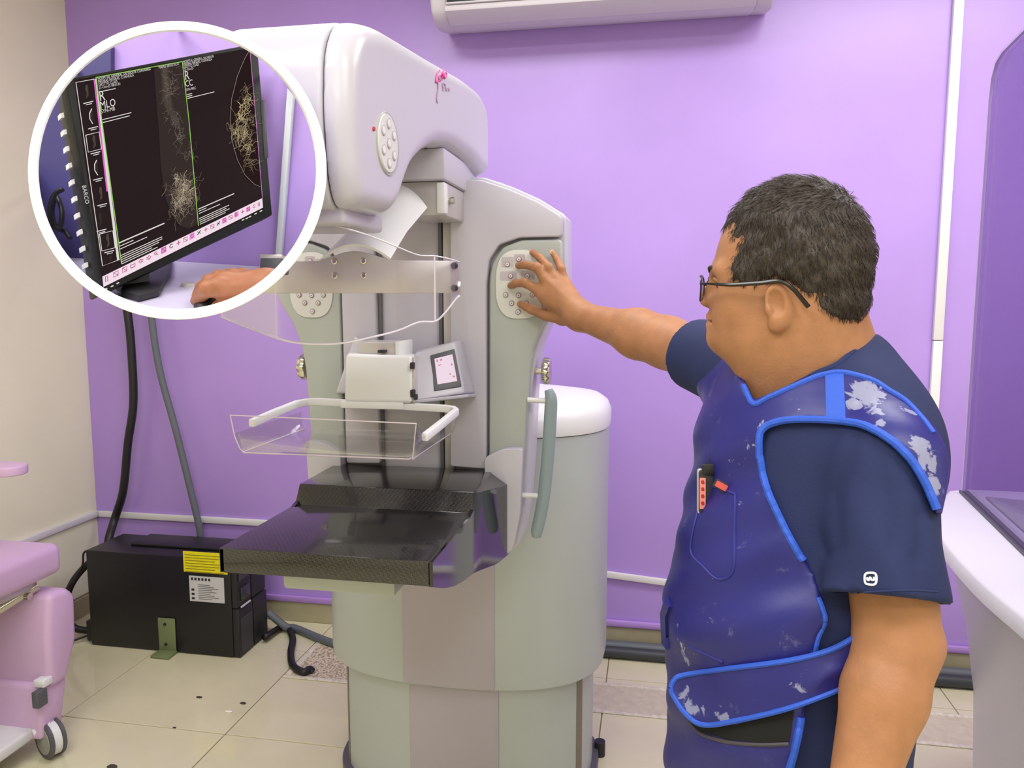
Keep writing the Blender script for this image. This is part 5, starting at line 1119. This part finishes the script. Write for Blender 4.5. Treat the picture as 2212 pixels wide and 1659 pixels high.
for k, c in enumerate(tb):
    z_ = 15-.25*k
    if k in (7, 11, 16, 18, 20): poly_('tool_highlight', [zc_((c[0]+a*z_*1.05, c[1]-a*z_*.45+b_*z_*1.25)) for a, b_ in ((-1, -1), (1, -1), (1, 1), (-1, 1))], e_m, S1+.0001, scn)
    m_ = e_k if k in (8, 12, 15) else e_o
    pz_ = lambda a, b_: zc_((c[0]+a*z_, c[1]-a*z_*.45+b_*z_))
    shp = [[(-.7, -.9), (.1, -.9), (.1, .9), (-.7, .9), (-.7, -.9)], [(-.8, -.8), (.8, -.8), (.8, .8), (-.8, .8), (-.8, -.8), (.8, .8)], [(-.8, .7), (-.8, -.5), (0, -.2), (.8, -.6), (.8, .6), (0, .8), (-.8, .7)],
           [(.8, -.3), (0, -.3), (0, -.8), (-.9, 0), (0, .8), (0, .3), (.8, .3)], [(-.8, -.3), (0, -.3), (0, -.8), (.9, 0), (0, .8), (0, .3), (-.8, .3)], [(.8, .9), (.3, .3), (.3, -.4), (-.3, -.7), (-.7, -.1), (-.3, .4), (.3, .3)], [(-.8, 0), (.8, 0), (0, 0), (0, -.9), (0, .9)], [(.6, -.6), (-.2, -.8), (-.7, 0), (-.2, .7), (.6, .4)], [(-.7, -.7), (.7, .7), (0, 0), (.7, -.7), (-.7, .7)]]
    line_('tool_icon', [pz_(*q) for q in shp[(0, 1, 1, 2, 3, 4, 5, 1, 7, 6, 1, 7, 8, 6, 1, 8, 1, 1, 0, 6, 1, 7, 0)[k]]], .00042, m_, S2, scn)
for c in ((458, 1450), (490, 1436), (520, 1420), (1180, 1086), (1200, 1078), (1216, 1070), (1246, 1054), (1274, 1040)): line_('task_icon', [zc_((c[0]-5, c[1]+3)), zc_((c[0]+6, c[1]-3))], .0007, e_w, .0012, scn)
v, f = textgeo('BARCO', 1.0)     # maker's name running down the left bezel
p0, p1, p2 = np.array(zc_((334, 905))), np.array(zc_((352, 1002))), np.array(zc_((356, 902)))
wx = v[:, 0].max(); ob('bezel_lettering', (np.array([onm(*(p0+(p1-p0)*a/wx+(p2-p0)*b_/.72), .0004) for a, b_, _z in v]), f), mat('lettering_grey', srgb(170, 170, 176), .5), mon, smooth=0)
base = [(262, 640), (300, 652), (345, 640), (368, 600), (372, 566), (330, 566), (280, 600)]
ob('stand_foot', prism([ond(x, y, .001) for x, y in base], nd*.008), M_black2, mon, bevel=.002)
ob('stand_neck', hexa([*[onm(x, y, -.04) for x, y in ((300, 640), (360, 606), (356, 540), (296, 560))], *[onm(x, y, -.062) for x, y in ((300, 640), (360, 606), (356, 540), (296, 560))]]), M_black2, mon, bevel=.003)
# looped cable behind the monitor's left side
lp = [A(136, 408, 1.03), A(118, 420, 1.03), A(108, 450, 1.03), A(112, 485, 1.035), A(128, 492, 1.04), A(134, 460, 1.04), A(122, 425, 1.045), A(112, 455, 1.05), A(120, 490, 1.05), A(140, 500, 1.05), A(152, 515, 1.05)]
tag(ob('monitor_cable', tube(lp, .0034, 8, 70), M_rubber, None, smooth=180, origin=lp[0]), 'black cable coiled behind the left side of the monitor', 'cable')
# mouse and the hand on it
mc = ond(459, 650, .009)
xa = ond(500, 640)-ond(430, 676); xa /= np.linalg.norm(xa); ya = np.cross(nd, xa); BM = np.array([xa, ya, nd])
g = G(mc-.06, mc+.06, .0022); d = ell(g.P, mc-nd*.006, (.030, .017, .0145), BM); d = smax(d, -((g.P-f32(ond(459, 650, .0008))) @ f32(nd)), .002)
ms = thing('computer_mouse', 'black computer mouse under the hand at the bottom of the round inset', 'mouse', ond(462, 668))
ob('mouse_body', nets(d.astype(np.float32), g), M_black2, ms, smooth=180); ob('scroll_wheel', cyl(mc-xa*.017-ya*.0025+nd*.0075, mc-xa*.017+ya*.0025+nd*.0075, .004, 12), M_dgrey, ms)
M_skin2 = mat('hand_skin', srgb(150, 96, 68), .5, noise=.1, nscale=60, bump=.2, bscale=400, sss=.1, spec=.35)
wr = ond(578, 622, .026); kn = [ond(x, y, l) for x, y, l in ((474, 622, .031), (487, 610, .034), (505, 603, .031), (522, 600, .026))]
g = G(np.min(kn+[wr, ond(410, 650)], 0)-.03, np.max(kn+[wr, ond(410, 650)], 0)+.035, .0016); P = g.P
d = cone(P, wr, wr+(wr-kn[1])*.5, .018, .019)
for k in range(4): d = smin(d, cone(P, wr, kn[k], .0165, .0098), .010)
tips = [[(448, 624, .030), (432, 640, .017), (424, 650, .008)], [(456, 610, .032), (438, 622, .020), (428, 634, .009)], [(474, 600, .030), (452, 607, .020), (440, 616, .010)], [(498, 596, .024), (478, 598, .016), (466, 603, .008)]]
HJ = []
for k in range(4):
    J = [kn[k]]+[ond(*q) for q in tips[k]]; HJ.append(J); d = smin(d, fing(P, J, (.0095, .0084, .0074, .0062)), .004); d = smin(d, ball(P, kn[k]+nd*.002, .0088), .005)
th_ = [ond(556, 632, .014), ond(520, 648, .014), ond(490, 656, .012), ond(470, 664, .010)]
d = smin(d, fing(P, [wr*.6+th_[0]*.4]+th_, (.015, .0115, .0095, .0085, .0068)), .007)
px_, py_, dd_ = g.px(); lim = ((np.sqrt((px_-CX)**2+(py_-CY)**2)-314)*dd_/FPX).astype(np.float32); d = np.maximum(d, lim)
hp_o = thing('person', 'bare hand of a second person resting on the black mouse, cut off by the rim', 'person', ond(520, 640))
ob('hand', nets(d.astype(np.float32), g), M_skin2, hp_o, smooth=180)
for J in HJ[:2]:
    t = J[3]; dr_ = (J[3]-J[2])/np.linalg.norm(J[3]-J[2]); up_ = nd-dr_*(nd @ dr_); up_ /= np.linalg.norm(up_); sd_ = np.cross(up_, dr_); c = t+up_*.0052
    ob('finger_nail', loft([np.array([c+dr_*a+sd_*b_-up_*.001 for a, b_ in supell(0, 0, .0045, .0036, 2.5, 14)]), np.array([c+dr_*a*.9+sd_*b_*.9+up_*.0005 for a, b_ in supell(0, 0, .0045, .0036, 2.5, 14)])]), mat('nail2', srgb(206, 150, 130), .3) if 'nail2' not in MATS else MATS['nail2'], hp_o)
